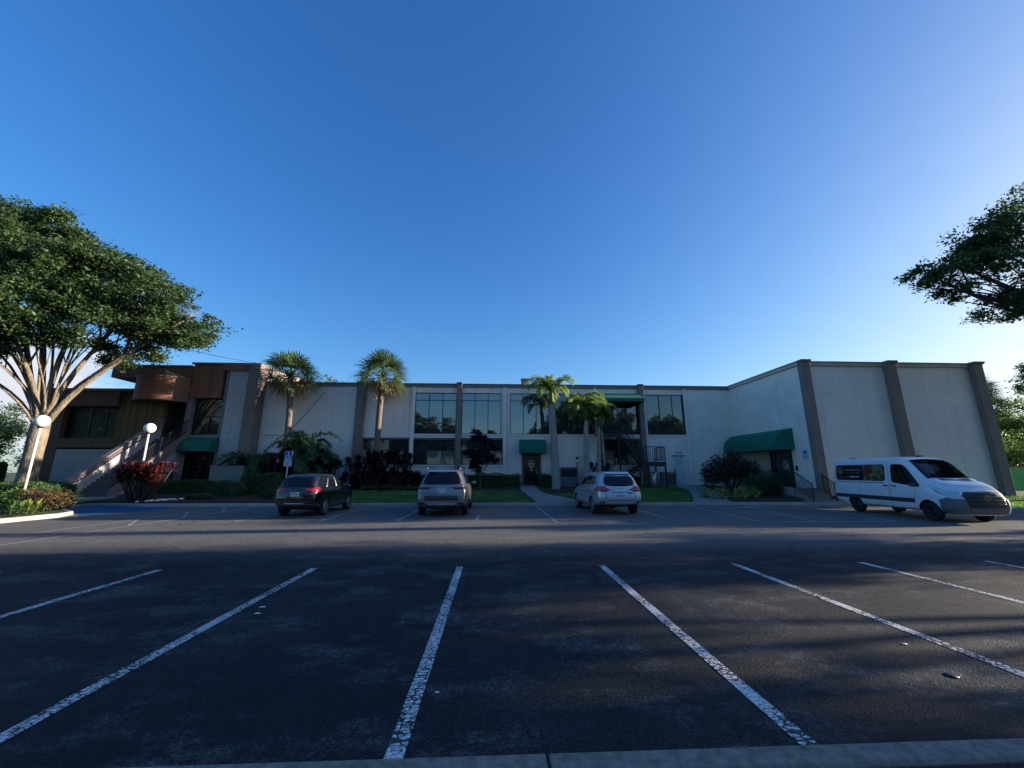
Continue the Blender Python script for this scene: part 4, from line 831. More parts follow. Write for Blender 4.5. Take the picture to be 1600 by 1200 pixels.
#==PART2==
# ------------------------------------------------------------------ vegetation
def bez(a, b, c, d, n):
    return [a*(1-t)**3+b*3*t*(1-t)**2+c*3*t*t*(1-t)+d*t**3 for t in [k/n for k in range(n+1)]]
def tree(name, base, fork, r0, blobs, leaf, ncl, nleaf, lm, bark, label, group=None, seed=1, clr=.55, cat='tree', twigs=7, lean=(0, 0)):
    rg = random.Random(seed); rng = np.random.default_rng(seed); o = empty(name, base); tag(o, label, cat, group)
    B = Vector(base); b = MB(); fk = Vector((lean[0], lean[1], fork))
    b.tube([(0, 0, -.1), (0, 0, .15), (lean[0]*.1, lean[1]*.1, fork*.25), (lean[0]*.5, lean[1]*.5, fork*.62), fk-Vector((0, 0, fork*.12)), fk+Vector((0, 0, .25*r0)), fk+Vector((0, 0, .9*r0)), fk+Vector((0, 0, 1.3*r0))], [r0*1.45, r0*1.2, r0, r0*.90, r0*.95, r0*.9, r0*.5, r0*.1], 16)
    C = []
    for bi, (x, y, z, rx, ry, rz) in enumerate(blobs):
        c = Vector((x, y, z))-B; d = c-fk; L = d.length; s = fk+Vector((rg.uniform(-.4, .4)*r0, rg.uniform(-.4, .4)*r0, -rg.uniform(.0, .35)*fork*.3))
        m1 = s+Vector((d.x*.18, d.y*.18, abs(d.z)*.42+.1*L))+Vector((rg.uniform(-.05, .05)*L, rg.uniform(-.05, .05)*L, 0)); m2 = s+d*.7+Vector((rg.uniform(-.08, .08)*L, rg.uniform(-.08, .08)*L, .05*L))
        P = bez(s, m1, m2, c, 9); r1 = min(r0*.38, .03*L+.05)*(1 if bi < 8 else .45); rad = [r1*(1-.75*k/9)*(1+.08*math.sin(k*2.1+bi)) for k in range(10)]; b.tube(P, rad, 9)
        for k in range(twigs if bi < 12 else 2):
            t = rg.randint(4, 9); v = Vector((rg.gauss(0, 1), rg.gauss(0, 1), rg.gauss(.2, .8))).normalized(); e = c+Vector((v.x*rx, v.y*ry, v.z*rz))*.85
            Q = bez(P[t], P[t].lerp(e, .3)+Vector((0, 0, .12*L*rg.random())), P[t].lerp(e, .7)+Vector((rg.uniform(-.2, .2), rg.uniform(-.2, .2), .2)), e, 5); b.tube(Q, [rad[t]*.55*(1-.85*j/5)+.008 for j in range(6)], 5)
        k = int(ncl*(rx*ry*rz)**(2/3)); ns_ = max(5, int(k/7)); v = rng.normal(size=(ns_, 3)); v /= np.linalg.norm(v, axis=1)[:, None]; rr = rng.random(ns_)**.22
        sc_ = np.array(c)+v*rr[:, None]*np.array([rx, ry, rz])*.88; pick = rng.integers(0, ns_, k); w_ = rng.normal(size=(k, 3)); w_ /= np.linalg.norm(w_, axis=1)[:, None]
        cc = sc_[pick]+w_*(rng.random(k)**.4)[:, None]*np.array([rx, ry, rz*.8])*.34
        cr = clr*(.5+rng.random(k))
        pts = cc[:, None, :]+rng.normal(size=(k, nleaf, 3))*cr[:, None, None]*np.array([.55, .55, .34]); C.append(pts.reshape(-1, 3))
    b.build('trunk', M[bark], o)
    quads('crown', leafquads(np.concatenate(C), leaf, rng, .5, .5), M[lm], o); return o

# big sunlit oak at left
tree('oak_tree', (-25.2, 23.3, .25), 4.0, .42, [
    (-30.2, 23, 15.2, 3.2, 3.5, 2.6), (-27.0, 22.5, 14.6, 2.6, 3, 2.2), (-23.8, 23, 13.2, 2.6, 3, 2.0), (-21.0, 23, 11.8, 2.2, 2.6, 1.8), (-18.5, 23.2, 10.5, 1.9, 2.2, 1.4),
    (-20.6, 24.5, 10.0, 2.2, 2.4, 1.2), (-28.8, 21, 11.6, 2.8, 2.8, 1.9), (-25.6, 20.8, 10.2, 2.5, 2.6, 1.7), (-31.8, 22, 12, 2.8, 3, 2.8), (-22.9, 22.2, 10.5, 2.3, 2.6, 1.6), (-28.6, 21.6, 9.0, 2.6, 2.4, 1.5), (-25.4, 21.6, 12.5, 2.4, 2.4, 1.8), (-31.5, 22.6, 8.6, 2.2, 2.2, 1.6), (-22.8, 24.6, 8.8, 1.8, 1.8, .8), (-26.6, 20.2, 8.5, 2.0, 1.7, 1.1), (-23.6, 20.6, 8.9, 1.7, 1.6, .9), (-21.3, 21.4, 9.4, 1.6, 1.6, .9), (-19.2, 22.6, 9.5, 1.1, 1.2, .8), (-29.0, 20.0, 8.2, 1.8, 1.6, 1.2), (-22.2, 22.4, 13.6, 1.2, 1.4, .7), (-25.6, 22.2, 15.9, 1.3, 1.4, .8)],
    .16, 58, 54, 'oakleaf', 'bark', 'large spreading oak with pale forked limbs left of the brown building', seed=4, clr=.42)
# backlit tree at right, trunk outside the frame
tree('oak_tree', (30.5, 15.5, .15), 5, .4, [
    (20.4, 16, 10.6, 1.25, 1.3, .62), (22.3, 16, 10.9, 1.5, 1.5, .9), (24.2, 16, 12.9, 1.9, 1.8, 1.5), (23.3, 15.8, 9.3, 1.2, 1.5, .75), (25.6, 15.8, 10.4, 2.2, 2, 1.8), (23.0, 15.6, 11.9, 1.3, 1.3, .9), (24.6, 15.6, 8.9, 1.3, 1.3, .8), (22.0, 16.2, 9.9, .9, 1, .5), (27.5, 16, 13.6, 2.6, 2.5, 2.2), (30.5, 16, 12, 3, 3, 3)],
    .14, 52, 40, 'oakdark', 'barkdark', 'dark backlit tree hanging into the sky at the upper right', seed=8, clr=.30)
# trees outside the frame on the right whose crowns shade the car park
def bush_tree(name, x, y, h, r, label, group, seed, zlow=2.2, lm='oakdark', leaf=.22, ncl=22):
    rg = random.Random(seed); bl = []
    for k in range(7):
        a = k*2.4; rr = r*.55*(k > 0); t = rg.random(); bl.append((x+rr*math.cos(a), y+rr*math.sin(a), zlow+(h-zlow)*(.35+.45*t), r*.55, r*.55, (h-zlow)*.26))
    return tree(name, (x, y, 0), zlow*.9, .12+r*.05, bl, leaf, ncl, 34, lm, 'barkdark', label, group, seed, clr=.6, twigs=3)
#==SHADETREES==
tree('shade_tree', (29.5, 6.6, 0), 3.2, .28, [(29.5, 5.2, 6.9, 2, 1.4, 1.4), (29.8, 7.0, 7.0, 2.1, 1.4, 1.4), (30.6, 6.2, 9.0, 2, 2, 1.4), (28.8, 8.5, 7.0, 1.8, 1.2, 1.5), (31, 4.2, 7.0, 1.6, 1.2, 1.4)], .22, 110, 44, 'oakdark', 'barkdark', 'unseen dark green tree beyond the right edge of the car park', 'trees along the right edge of the car park', 20, clr=.5, twigs=3)
tree('shade_tree', (30.4, 10.9, 0), 2.4, .25, [(30, 9.6, 7.2, 2, 1.4, 1.7), (31.4, 9.4, 7.2, 2, 1.4, 1.8), (30.4, 11.6, 7.2, 2, 1.5, 1.8), (30.2, 9.5, 4.7, 1.9, 1.0, 1.3), (30.6, 11.2, 4.5, 1.9, 1.1, 1.3), (30.8, 10.6, 9.5, 2, 2, 1.5)], .2, 60, 40, 'oakdark', 'barkdark', 'unseen dark green tree beyond the right edge of the car park', 'trees along the right edge of the car park', 21, clr=.5, twigs=3)
shade = [(24, 3.7, 5.2, 1.4, .8), (38, 21.5, 8.9, 3.0, 2.6), (42.5, 18.8, 9.8, 2.2, 2.6), (23, 1.8, 7, 2.2, 1.2), (51, 29.2, 14.5, 2.6, 9), (57, 33.5, 15, 3.4, 8), (62, 38, 15, 4, 8), (50, 17.6, 9.5, 1.6, 4.2), (44, 13.8, 9, 1.2, 6.0), (36, 12.6, 4.6, .9, 2.6)]  # tall distant ones are added to shade the oak trunk, stairs and palms
for i, (x, y, h, r, zl) in enumerate(shade):
    bush_tree('shade_tree', x, y, h, r, 'unseen dark green tree beyond the right edge of the car park', 'trees along the right edge of the car park', 20+i, zlow=zl, leaf=.24, ncl=20 if i < 8 else 7)
# trees behind the camera, seen in the window glass
for i, (x, y, h, r) in enumerate([(-52, 2, 12, 4.5), (-62, -8, 13, 5), (-72, -20, 14, 6), (-46, -7, 11, 4), (-13, -28, 14.5, 4), (-19, -31, 17, 5), (-5, -32, 10.8, 3.6), (3.5, -30, 10.5, 3.6), (12, -27, 15.5, 4.6), (20, -28, 16.5, 5), (28, -26, 15, 5), (38, -27, 15, 6), (-33, -30, 13, 5)]):
    bush_tree('street_tree', x, y, h, r, 'green tree on the far side of the car park, mirrored in the windows', 'trees opposite the office block', 50+i, zlow=1.2, leaf=.34, ncl=16)

# sabal palms
def sabal(x, y, zb, zt, label, seed, lean=.3, fr=1.75, nf=40):
    rg = random.Random(seed); o = empty('sabal_palm', (x, y, zb)); tag(o, label, 'palm tree', 'fan palms in front of the white wall')
    h = zt-zb; P = [Vector((lean*math.sin(k/8*3)*.6, 0, h*k/8)) for k in range(9)]; off = P[8].copy(); P = [p-off for p in P]; P = [p+Vector((0, 0, h)) for p in P]
    t = MB(); pts = []; rad = []
    for k in range(41):
        u = k/40*8; i = min(7, int(u)); p = P[i].lerp(P[i+1], u-i); pts.append(p); rad.append((.19 if k < 32 else .19-.0*(k-32))*(1+.05*(k % 2))*(1.15 if k < 3 else 1))
    t.tube(pts, rad, 14); t.build('trunk', M['palmtrunk'], o); top = P[8]
    boot = MB()
    for k in range(26):
        a = rg.uniform(0, 6.28); z = rg.uniform(-1.0, .1); d = Vector((math.cos(a), math.sin(a), rg.uniform(.3, 1.2))).normalized(); s = top+Vector((0, 0, z)); boot.bar(s, s+d*rg.uniform(.3, .55), .07, .03)
    boot.build('boots', M['palmtrunk'], o)
    V = {'sabal': [], 'sabalnew': [], 'sabaldead': []}; pet = MB()
    for f in range(nf):
        t_ = f/nf; el = R(86-138*t_**1.15+rg.uniform(-9, 9)); az = f*2.399+rg.uniform(-.25, .25); key = 'sabaldead' if t_ > .84 else ('sabalnew' if (f in (9, 14)) else 'sabal')
        d = Vector((math.cos(az)*math.cos(el), math.sin(az)*math.cos(el), math.sin(el))); pl = fr*rg.uniform(.46, .58)*(1 if key != 'sabaldead' else .6)
        s = top+Vector((0, 0, .05)); e = s+d*pl; m = s+d*pl*.5+Vector((0, 0, .08)); e = e-Vector((0, 0, .10*pl)); pet.tube([s, m, e], [.024, .018, .012], 4, cap=False)
        dr = (e-m).normalized(); side = dr.cross(Vector((0, 0, 1))); side = side.normalized() if side.length > .05 else Vector((1, 0, 0)); tw = rg.uniform(-.9, .9)
        upv = side.cross(dr).normalized(); side, upv = side*math.cos(tw)+upv*math.sin(tw), upv*math.cos(tw)-side*math.sin(tw)
        nb = 17; bl = fr*rg.uniform(.44, .54)
        for j in range(nb):
            ph = R(-108+216*j/(nb-1)+rg.uniform(-3, 3)); dd = dr*math.cos(ph)+side*math.sin(ph)+upv*(.22*abs(math.sin(ph))); dd.normalize(); L = bl*(1-.2*abs(math.sin(ph/2))**2)*rg.uniform(.88, 1.06)
            w = upv.cross(dd).normalized()*.034; p0 = e; p1 = e+dd*L*.55; p2 = e+dd*L*.82+Vector((0, 0, -.05*L)); p3 = e+dd*L+Vector((0, 0, -.20*L))
            V[key] += [[p0-w*.4, p0+w*.4, p1+w, p1-w], [p1-w, p1+w, p2+w*.55, p2-w*.55], [p2-w*.55, p2+w*.55, p3+w*.06, p3-w*.06]]
    pet.build('petioles', M['midleaf'], o)
    for key, nm in (('sabal', 'fronds'), ('sabalnew', 'young_fronds'), ('sabaldead', 'dead_fronds')):
        quads(nm, np.array([[tuple(p) for p in q_] for q_ in V[key]]), M[key], o)
    return o
sabal(-14.05, 27.4, .5, 8.05, 'fan palm with straight trunk beside the blue sign, left of the two', 3, .5, 2.2, 62)
sabal(-7.75, 27.4, .6, 8.15, 'fan palm with shaggy brown skirt in front of the white wall, right of the two', 6, -.15, 2.15, 56)
# smooth-trunked feather palms
def feather(x, y, zb, zt, label, seed, r=.2, fl=2.2, nf=13, lean=0, lm='feather', name='feather_palm', group='smooth trunked palms by the cabinet', spread=78):
    rg = random.Random(seed); o = empty(name, (x, y, zb)); tag(o, label, 'palm tree', group); h = zt-zb
    t = MB(); t.tube([(0, 0, -.1), (0, 0, .2), (lean*.2, 0, h*.35), (lean*.6, 0, h*.7), (lean, 0, h-.9)], [r*1.35, r*1.15, r*.95, r*.8, r*.6], 14); t.build('trunk', M['royaltrunk'], o)
    MB().tube([(lean, 0, h-.92), (lean, 0, h-.7), (lean, 0, h-.2), (lean, 0, h+.1)], [r*.62, r*.72, r*.55, r*.3], 12).build('crownshaft', M['midleaf'], o)
    top = Vector((lean, 0, h)); V = []; rc = MB()
    for f in range(nf):
        t_ = f/nf; el = R(82-spread*t_+rg.uniform(-9, 9)); az = f*2.399+rg.uniform(-.4, .4); hd = Vector((math.cos(az), math.sin(az), 0)); L = fl*rg.uniform(.65, 1.15)
        P = bez(top, top+(hd*math.cos(el)+Vector((0, 0, math.sin(el))))*L*.45, top+hd*L*.62+Vector((0, 0, L*(.62*math.sin(el)+.08))), top+hd*L*(.92-.2*(t_ > .7))+Vector((0, 0, L*(.55*math.sin(el)-.22-.30*t_))), 14)
        rc.tube(P, [.028*(1-.8*k/14) for k in range(15)], 4, cap=False)
        for k in range(1, 15):
            for j in range(5):
                u = (j+rg.random())/5; p = P[k-1].lerp(P[k], u); tg = (P[k]-P[k-1]).normalized(); sd_ = tg.cross(Vector((0, 0, 1))); sd_ = sd_.normalized() if sd_.length > .1 else Vector((1, 0, 0)); up = sd_.cross(tg)
                ll = L*.27*math.sin(math.pi*min(1, (k-.5+u)/15*.85+.15))**.6
                for sg in (-1, 1):
                    dd = (sd_*sg*.8+tg*.55+up*rg.uniform(-.25, .55)).normalized(); w = tg.cross(dd).cross(dd).normalized()*.028
                    ll *= rg.uniform(.75, 1.15); q1 = p+dd*ll*.55; q2 = p+dd*ll+Vector((0, 0, -.22*ll)); V += [[p-w*.6, p+w*.6, q1+w, q1-w], [q1-w, q1+w, q2+w*.2, q2-w*.2]]
    rc.build('rachis', M['midleaf'], o); quads('fronds', np.array([[tuple(p) for p in q_] for q_ in V]), M[lm], o); return o
feather(4.12, 26.4, .55, 7.1, 'tallest smooth trunked palm, right of the glazed entrance', 1, .25, 2.0, 14, -.2)
feather(6.1, 26.2, .5, 5.95, 'smooth trunked palm behind the silver car with sunlit fronds', 2, .2, 1.9, 15, .1)
feather(7.15, 27.0, .55, 5.6, 'slim palm beside the cabinet, nearer the fire stair', 3, .14, 1.6, 10, .1)
feather(7.6, 27.3, .55, 5.4, 'slimmest palm at the left edge of the fire stair', 4, .12, 1.5, 8, -.1)

# hedges: clipped boxes of small leaves
def hedge(x0, x1, y0, y1, z0, z1, label, seed=1, lm='hedge', dens=420, leaf=.065, round_=.25, group='clipped hedges', taper=0, z1b=None):
    rng = np.random.default_rng(seed); cx_, cy_ = (x0+x1)/2, (y0+y1)/2; o = empty('hedge', (cx_, cy_, z0)); tag(o, label, 'hedge', group)
    hx, hy, h = (x1-x0)/2, (y1-y0)/2, z1-z0; A = 4*(hx+hy)*h+4*hx*hy; n = int(A*dens)
    a = rng.uniform(-1, 1, (n, 3)); k = rng.choice(3, n, p=np.array([hy*h, hx*h, hx*hy])/(hy*h+hx*h+hx*hy)); sg = np.sign(rng.uniform(-1, 1, n)); a[np.arange(n), k] = sg
    a[:, 2] = np.where((k == 2), 1, a[:, 2]); p = a*np.array([hx, hy, h/2]); p[:, 2] += h/2
    ex = np.maximum(0, np.abs(p[:, 0])-(hx-round_)); ey = np.maximum(0, np.abs(p[:, 1])-(hy-round_)); ez = np.maximum(0, p[:, 2]-(h-round_)); L = np.sqrt(ex**2+ey**2+ez**2)+1e-9; f = np.minimum(1, round_/L)
    p[:, 0] -= np.sign(p[:, 0])*ex*(1-f); p[:, 1] -= np.sign(p[:, 1])*ey*(1-f); p[:, 2] -= ez*(1-f)
    wob = .05*np.sin(p[:, 0]*2.3+seed)+.04*np.sin(p[:, 0]*5.1+p[:, 2]*4); p[:, 2] += wob*(p[:, 2] > h*.5); p[:, 1] += wob*.8
    if z1b is not None: p[:, 2] *= 1+(z1b-z1)/h*(p[:, 0]+hx)/(2*hx)
    p += rng.normal(0, .028, p.shape); quads('leaves', leafquads(p, leaf, rng, .6, .3), M[lm], o)
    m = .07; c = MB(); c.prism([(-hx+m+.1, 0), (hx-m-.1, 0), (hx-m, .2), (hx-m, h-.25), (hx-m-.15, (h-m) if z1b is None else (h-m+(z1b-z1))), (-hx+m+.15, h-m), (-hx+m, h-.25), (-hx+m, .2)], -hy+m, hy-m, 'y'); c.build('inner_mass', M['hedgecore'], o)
    return o
def H(p0, p1, Y, py, dep, label, seed, z0=None, **k):
    x0, x1 = xY(p0, Y, py+15), xY(p1, Y, py+15); z1 = zY((p0+p1)/2, py, Y); zz = hz((x0+x1)/2, Y) if z0 is None else z0
    return hedge(x0, x1, Y, Y+dep, zz-.05, z1, label, seed, **k)
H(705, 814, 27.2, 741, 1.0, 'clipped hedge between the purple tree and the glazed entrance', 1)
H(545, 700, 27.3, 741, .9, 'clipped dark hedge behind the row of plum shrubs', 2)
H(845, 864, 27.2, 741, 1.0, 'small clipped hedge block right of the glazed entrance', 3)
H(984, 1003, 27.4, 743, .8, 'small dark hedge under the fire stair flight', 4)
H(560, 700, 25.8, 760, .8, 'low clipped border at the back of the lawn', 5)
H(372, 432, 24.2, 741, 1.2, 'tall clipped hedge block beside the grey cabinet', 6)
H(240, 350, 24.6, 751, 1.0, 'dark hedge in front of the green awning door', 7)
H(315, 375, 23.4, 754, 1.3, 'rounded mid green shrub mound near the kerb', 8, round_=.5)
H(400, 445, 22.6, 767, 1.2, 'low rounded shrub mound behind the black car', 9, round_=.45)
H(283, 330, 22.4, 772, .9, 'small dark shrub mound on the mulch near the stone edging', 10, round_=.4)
hedge(-31, -20.0, 18.9, 20.2, .1, 1.02, 'long clipped hedge behind the sunlit left border', 11, dens=380, z1b=1.15)
hedge(-24.5, -20.9, 20.6, 21.8, .1, 1.12, 'dark clipped hedge at the foot of the staircase', 12)
hedge(-62, -31.5, 26.5, 28, 0, 2.4, 'tall dark hedge closing the left edge behind the oak', 13, dens=90, leaf=.13)
hedge(-40, 45, -12, -10.5, 0, 2.3, 'unseen long hedge added behind the camera to darken the reflections in the glass', 14, dens=60, leaf=.16)  # added hedge, hides bright ground behind the camera from the glass reflections
# loose shrubs
def shrub(name, x, y, z0, blobs, lm, label, seed=1, leaf=.12, dens=260, stems=5, asp=.4, cat='shrub', group=None, bark='barkdark', sr=.03):
    rng = np.random.default_rng(seed); rg = random.Random(seed); o = empty(name, (x, y, z0)); tag(o, label, cat, group); C = []; s = MB()
    for (bx, by, bz, rx, ry, rz) in blobs:
        n = int(dens*(rx*ry+rx*rz+ry*rz)*2.4); v = rng.normal(size=(n, 3)); v /= np.linalg.norm(v, axis=1)[:, None]; rr = rng.random(n)**.35
        C.append(np.array([bx, by, bz])+v*rr[:, None]*np.array([rx, ry, rz])*(1+.14*rng.normal(size=(n, 1))))
        for k in range(stems):
            e = Vector((bx+rg.uniform(-.6, .6)*rx, by+rg.uniform(-.6, .6)*ry, bz+rg.uniform(-.2, .5)*rz)); a = Vector((rg.uniform(-.15, .15), rg.uniform(-.15, .15), 0)); s.tube([a, a.lerp(e, .5)+Vector((rg.uniform(-.1, .1), 0, .1)), e], [sr, sr*.7, sr*.3], 5)
    s.build('stems', M[bark], o); quads('leaves', leafquads(np.concatenate(C), leaf, rng, asp, .3), M[lm], o); return o
def rosettes(name, x, y, z0, heads, lm, label, seed=1, L=.5, nl=26, w=.045, group=None, cat='shrub', bark='barkdark'):
    rg = random.Random(seed); o = empty(name, (x, y, z0)); tag(o, label, cat, group); V = []; s = MB()
    for (hx, hy, hz_) in heads:
        h = Vector((hx, hy, hz_)); a = Vector((hx*.35+rg.uniform(-.05, .05), hy*.35, 0)); s.tube([a, a.lerp(h, .5)+Vector((rg.uniform(-.06, .06), 0, 0)), h], [.03, .025, .02], 6)
        for k in range(nl):
            az = k*2.399; el = R(75-95*k/nl+rg.uniform(-8, 8)); d = Vector((math.cos(az)*math.cos(el), math.sin(az)*math.cos(el), math.sin(el))); ll = L*rg.uniform(.8, 1.15); sd_ = d.cross(Vector((0, 0, 1))); sd_ = (sd_.normalized() if sd_.length > .05 else Vector((1, 0, 0)))
            p0 = h-Vector((0, 0, .12*k/nl)); p1 = p0+d*ll*.45; p2 = p0+d*ll*.8+Vector((0, 0, -.06*ll)); p3 = p0+d*ll+Vector((0, 0, -.2*ll)); ww_ = sd_*w
            V += [[p0-ww_*.4, p0+ww_*.4, p1+ww_, p1-ww_], [p1-ww_, p1+ww_, p2+ww_*.8, p2-ww_*.8], [p2-ww_*.8, p2+ww_*.8, p3+ww_*.1, p3-ww_*.1]]
    s.build('stems', M[bark], o); quads('leaves', np.array([[tuple(p) for p in q_] for q_ in V]), M[lm], o); return o
rg = random.Random(9)
rosettes('cordyline', -18.05, 21.9, .2, [(rg.uniform(-1.0, 1.05), rg.uniform(-.55, .55), 1.78-.75*rg.random()**1.6-.35*abs(k/34-1)**2) for k in range(68)], 'cordyline', 'red leaved shrub at the stair foot below the second globe lamp', 3, .40, 22, .042)
for i, (p0, p1, ytop, Y, n) in enumerate(((420, 490, 712, 25.5, 40), (499, 545, 716, 26.2, 24), (552, 602, 705, 26.6, 46), (600, 641, 700, 26.8, 40), (924, 958, 722, 27.4, 16), (636, 655, 735, 26.8, 12), (300, 345, 716, 26.4, 24))):
    x0, x1 = xY(p0, Y, 735), xY(p1, Y, 735); zt = zY((p0+p1)/2, ytop, Y); z0 = hz((x0+x1)/2, Y)
    lb = ['plum leaved shrub behind the black car and its parking sign', 'spiky plum shrub just right of the conifer', 'broad plum shrub under the second fan palm', 'tall plum shrub below the left lower window', 'spiky dark shrub left of the fire stair', 'small plum shrub at the end of the hedge', 'dark plum shrub by the green awning door'][i]
    rosettes('plum_shrub', (x0+x1)/2, Y, z0, [(rg.uniform(-.5, .5)*(x1-x0), rg.uniform(-.4, .4), (zt-z0)*rg.uniform(.2, .92)) for k in range(n)], 'cordydark', lb, 20+i, .46, 24, .05, 'plum leaved shrubs along the wall')
# spreading conifer-like tree and layered shrub
def layered(name, x, y, z0, h, r, label, seed, tiers=9, tip=None):
    rg = random.Random(seed); rng = np.random.default_rng(seed); o = empty(name, (x, y, z0)); tag(o, label, 'small tree'); s = MB(); s.tube([(0, 0, 0), (.06, 0, h*.5), (-.1, 0, h*.96)], [.06, .045, .015], 7); C = []
    for t in range(tiers):
        rr = r*(1-.72*(t/(tiers-1))**1.3)
        for k in range(8):
            z = h*(.12+.80*(t+rg.uniform(-.9, .9))/(tiers-1)); z = max(.2, z)
            a = k*.785+t*1.1+rg.uniform(-.3, .3); L = rr*rg.uniform(.4, 1.25); e = Vector((math.cos(a)*L, math.sin(a)*L, z+L*rg.uniform(-.3, .5))); b0 = Vector((0, 0, z)); s.tube([b0, b0.lerp(e, .6)+Vector((0, 0, .12*L)), e], [.018, .012, .005], 4, cap=False)
            n = int(230*L); u = rng.random(n)**.7; c = np.array(b0)+(np.array(e)-np.array(b0))*u[:, None]; C.append(c+rng.normal(size=(n, 3))*np.array([.10, .10, .05])*(1.2-u)[:, None])
    s.build('stems', M['barkdark'], o); quads('foliage', leafquads(np.concatenate(C), .19, rng, .3, .2), M['darkleaf'], o)
feather(xY(480, 26.4, 700), 26.4, .55, 2.9, 'bushy dark feather leaved palm in front of the white wall', 5, .07, 2.3, 24, -.25, 'darkleaf', 'bushy_palm', None, 95)
feather(xY(492, 26.6, 700), 26.6, .55, 1.9, 'lower part of the dark feather leaved palm clump beside the parking sign', 15, .06, 1.8, 16, .2, 'darkleaf', 'bushy_palm', None, 80)
feather(xY(392, 26.4, 715), 26.4, .55, 1.75, 'low spreading dark palm clump before the tiled panel', 6, .06, 2.4, 22, 0, 'darkleaf', 'bushy_palm', None, 72)
# crape myrtle with plum leaves
xm = xY(751, 26.3, 720)
tree('myrtle_tree', (xm, 26.3, .5), .75, .05, [(xm-.1, 26.3, 3.9, .62, .6, .6), (xm+.55, 26.3, 3.35, .55, .6, .5), (xm-.35, 26.3, 2.9, .6, .6, .6), (xm+.2, 26.3, 2.4, .75, .7, .6), (xm-.3, 26.3, 1.9, .45, .5, .35), (xm+.75, 26.2, 2.5, .4, .4, .4)],
     .13, 130, 40, 'cordydark', 'barkdark', 'small dark plum tree between the grey car and the wall', seed=5, clr=.2, cat='small tree')
# shrubs by the porch
def P3(px, py, Y): return aY(px, py, Y)
shrub('purple_shrub', 14.9, 24.8, .6, [(-.7, 0, 1.2, .7, .7, .9), (.2, 0, 1.35, .8, .7, .95), (1.05, -.2, 1.05, .7, .6, .8), (-1.2, .4, .9, .5, .5, .8)], 'bronzeleaf', 'big purple brown shrub left of the porch railing', 3, .15, 520)
shrub('porch_shrub', 15.7, 22.9, .45, [(-.6, 0, .55, .7, .6, .62), (.3, .1, .6, .7, .6, .68), (.75, .2, .5, .4, .5, .6)], 'darkleaf', 'dark green shrub below the porch railing', 4, .11, 620)
for i, (px_, w_) in enumerate(((1127, .55), (1160, .5), (1183, .45), (1112, .35))):
    x = xY(px_, 21.9, 775); shrub('variegated_plant', x, 21.9+.2*i, .2, [(0, 0, .32, w_, .42, .34)], 'lime', ['yellow green leafy plant left of the pair by the porch bed', 'yellow green leafy plant in the middle of the porch bed', 'yellow green leafy plant nearest the entrance steps', 'small yellow green plant beside the curved path'][i], 60+i, .13, 200, 3, .45)
# left border: bright strap leaves and croton
rg = random.Random(77)
for i in range(17):
    x = -17.15-.55*(i % 9)-rg.uniform(0, .3); y = 14.6+.42*(i % 9)+.75*(i//9)+rg.uniform(-.2, .2)
    if i % 9 > 6: continue
    rosettes('strap_leaf_plant', x-(.4 if i > 8 else 0), y+1.3, .16, [(0, 0, .12), (.18, .12, .18), (-.15, .1, .1)], 'lime' if i % 2 else 'midleaf', 'bright green strap leaved plant in the sunlit kerb border', 80+i, .42, 18, .03, 'strap leaved plants in the left border')
shrub('croton_shrub', -17.9, 17.4, .16, [(-.6, 0, .55, .6, .5, .4), (.35, .1, .5, .55, .5, .36)], 'croton', 'orange brown croton shrub in front of the left hedge', 90, .1, 420)
shrub('border_shrub', -19.5, 16.9, .16, [(-.8, 0, .45, .9, .6, .4), (.4, .2, .5, .7, .6, .42)], 'midleaf', 'green border shrub below the first globe lamp', 91, .1, 360)
shrub('border_shrub', -18.2, 18.5, .16, [(0, 0, .42, .75, .5, .42), (-1.2, .2, .5, .8, .5, .45)], 'hedge', 'low green shrub at the right end of the left hedge', 92, .07, 500)
# white edging stones
for i in range(22):
    t = i/21; x = -18.0+1.9*t+rg.uniform(-.06, .06); y = 21.75+.95*t+rg.uniform(-.1, .1); s = rg.uniform(.05, .12); b = MB(); rr = random.Random(i)
    b.lathe([(max(.001, s*math.sin(math.pi*k/6)*rr.uniform(.85, 1.1)), s*.55-s*.6*math.cos(math.pi*k/6)) for k in range(7)], (0, 0, 0), 8)
    oo = tag(b.build('edging_stone', M['white_trim'], smooth=True), 'small white stone edging the mulch bed by the red shrub', 'stone', 'white edging stones'); oo.location = (x, y, hz(x, y)+.01); oo.scale = (1.4, 1, .8); oo.rotation_euler = (0, 0, rr.uniform(0, 3))
o = empty('grey_cabinet', (-15.75, 25.2, .45)); tag(o, 'plain grey green utility box half hidden behind hedges on the left', 'cabinet')
MB().box(-.95, .95, -.4, .4, 0, 1.55).build('cabinet_body', mat('grey_green', (.13, .18, .17), .6, var=.1), o, bevel=.02); MB().box(-.98, .98, -.43, .43, 1.551, 1.6).box(-.01, .01, -.41, -.402, .1, 1.45).build('lid', M['metal_grey'], o)

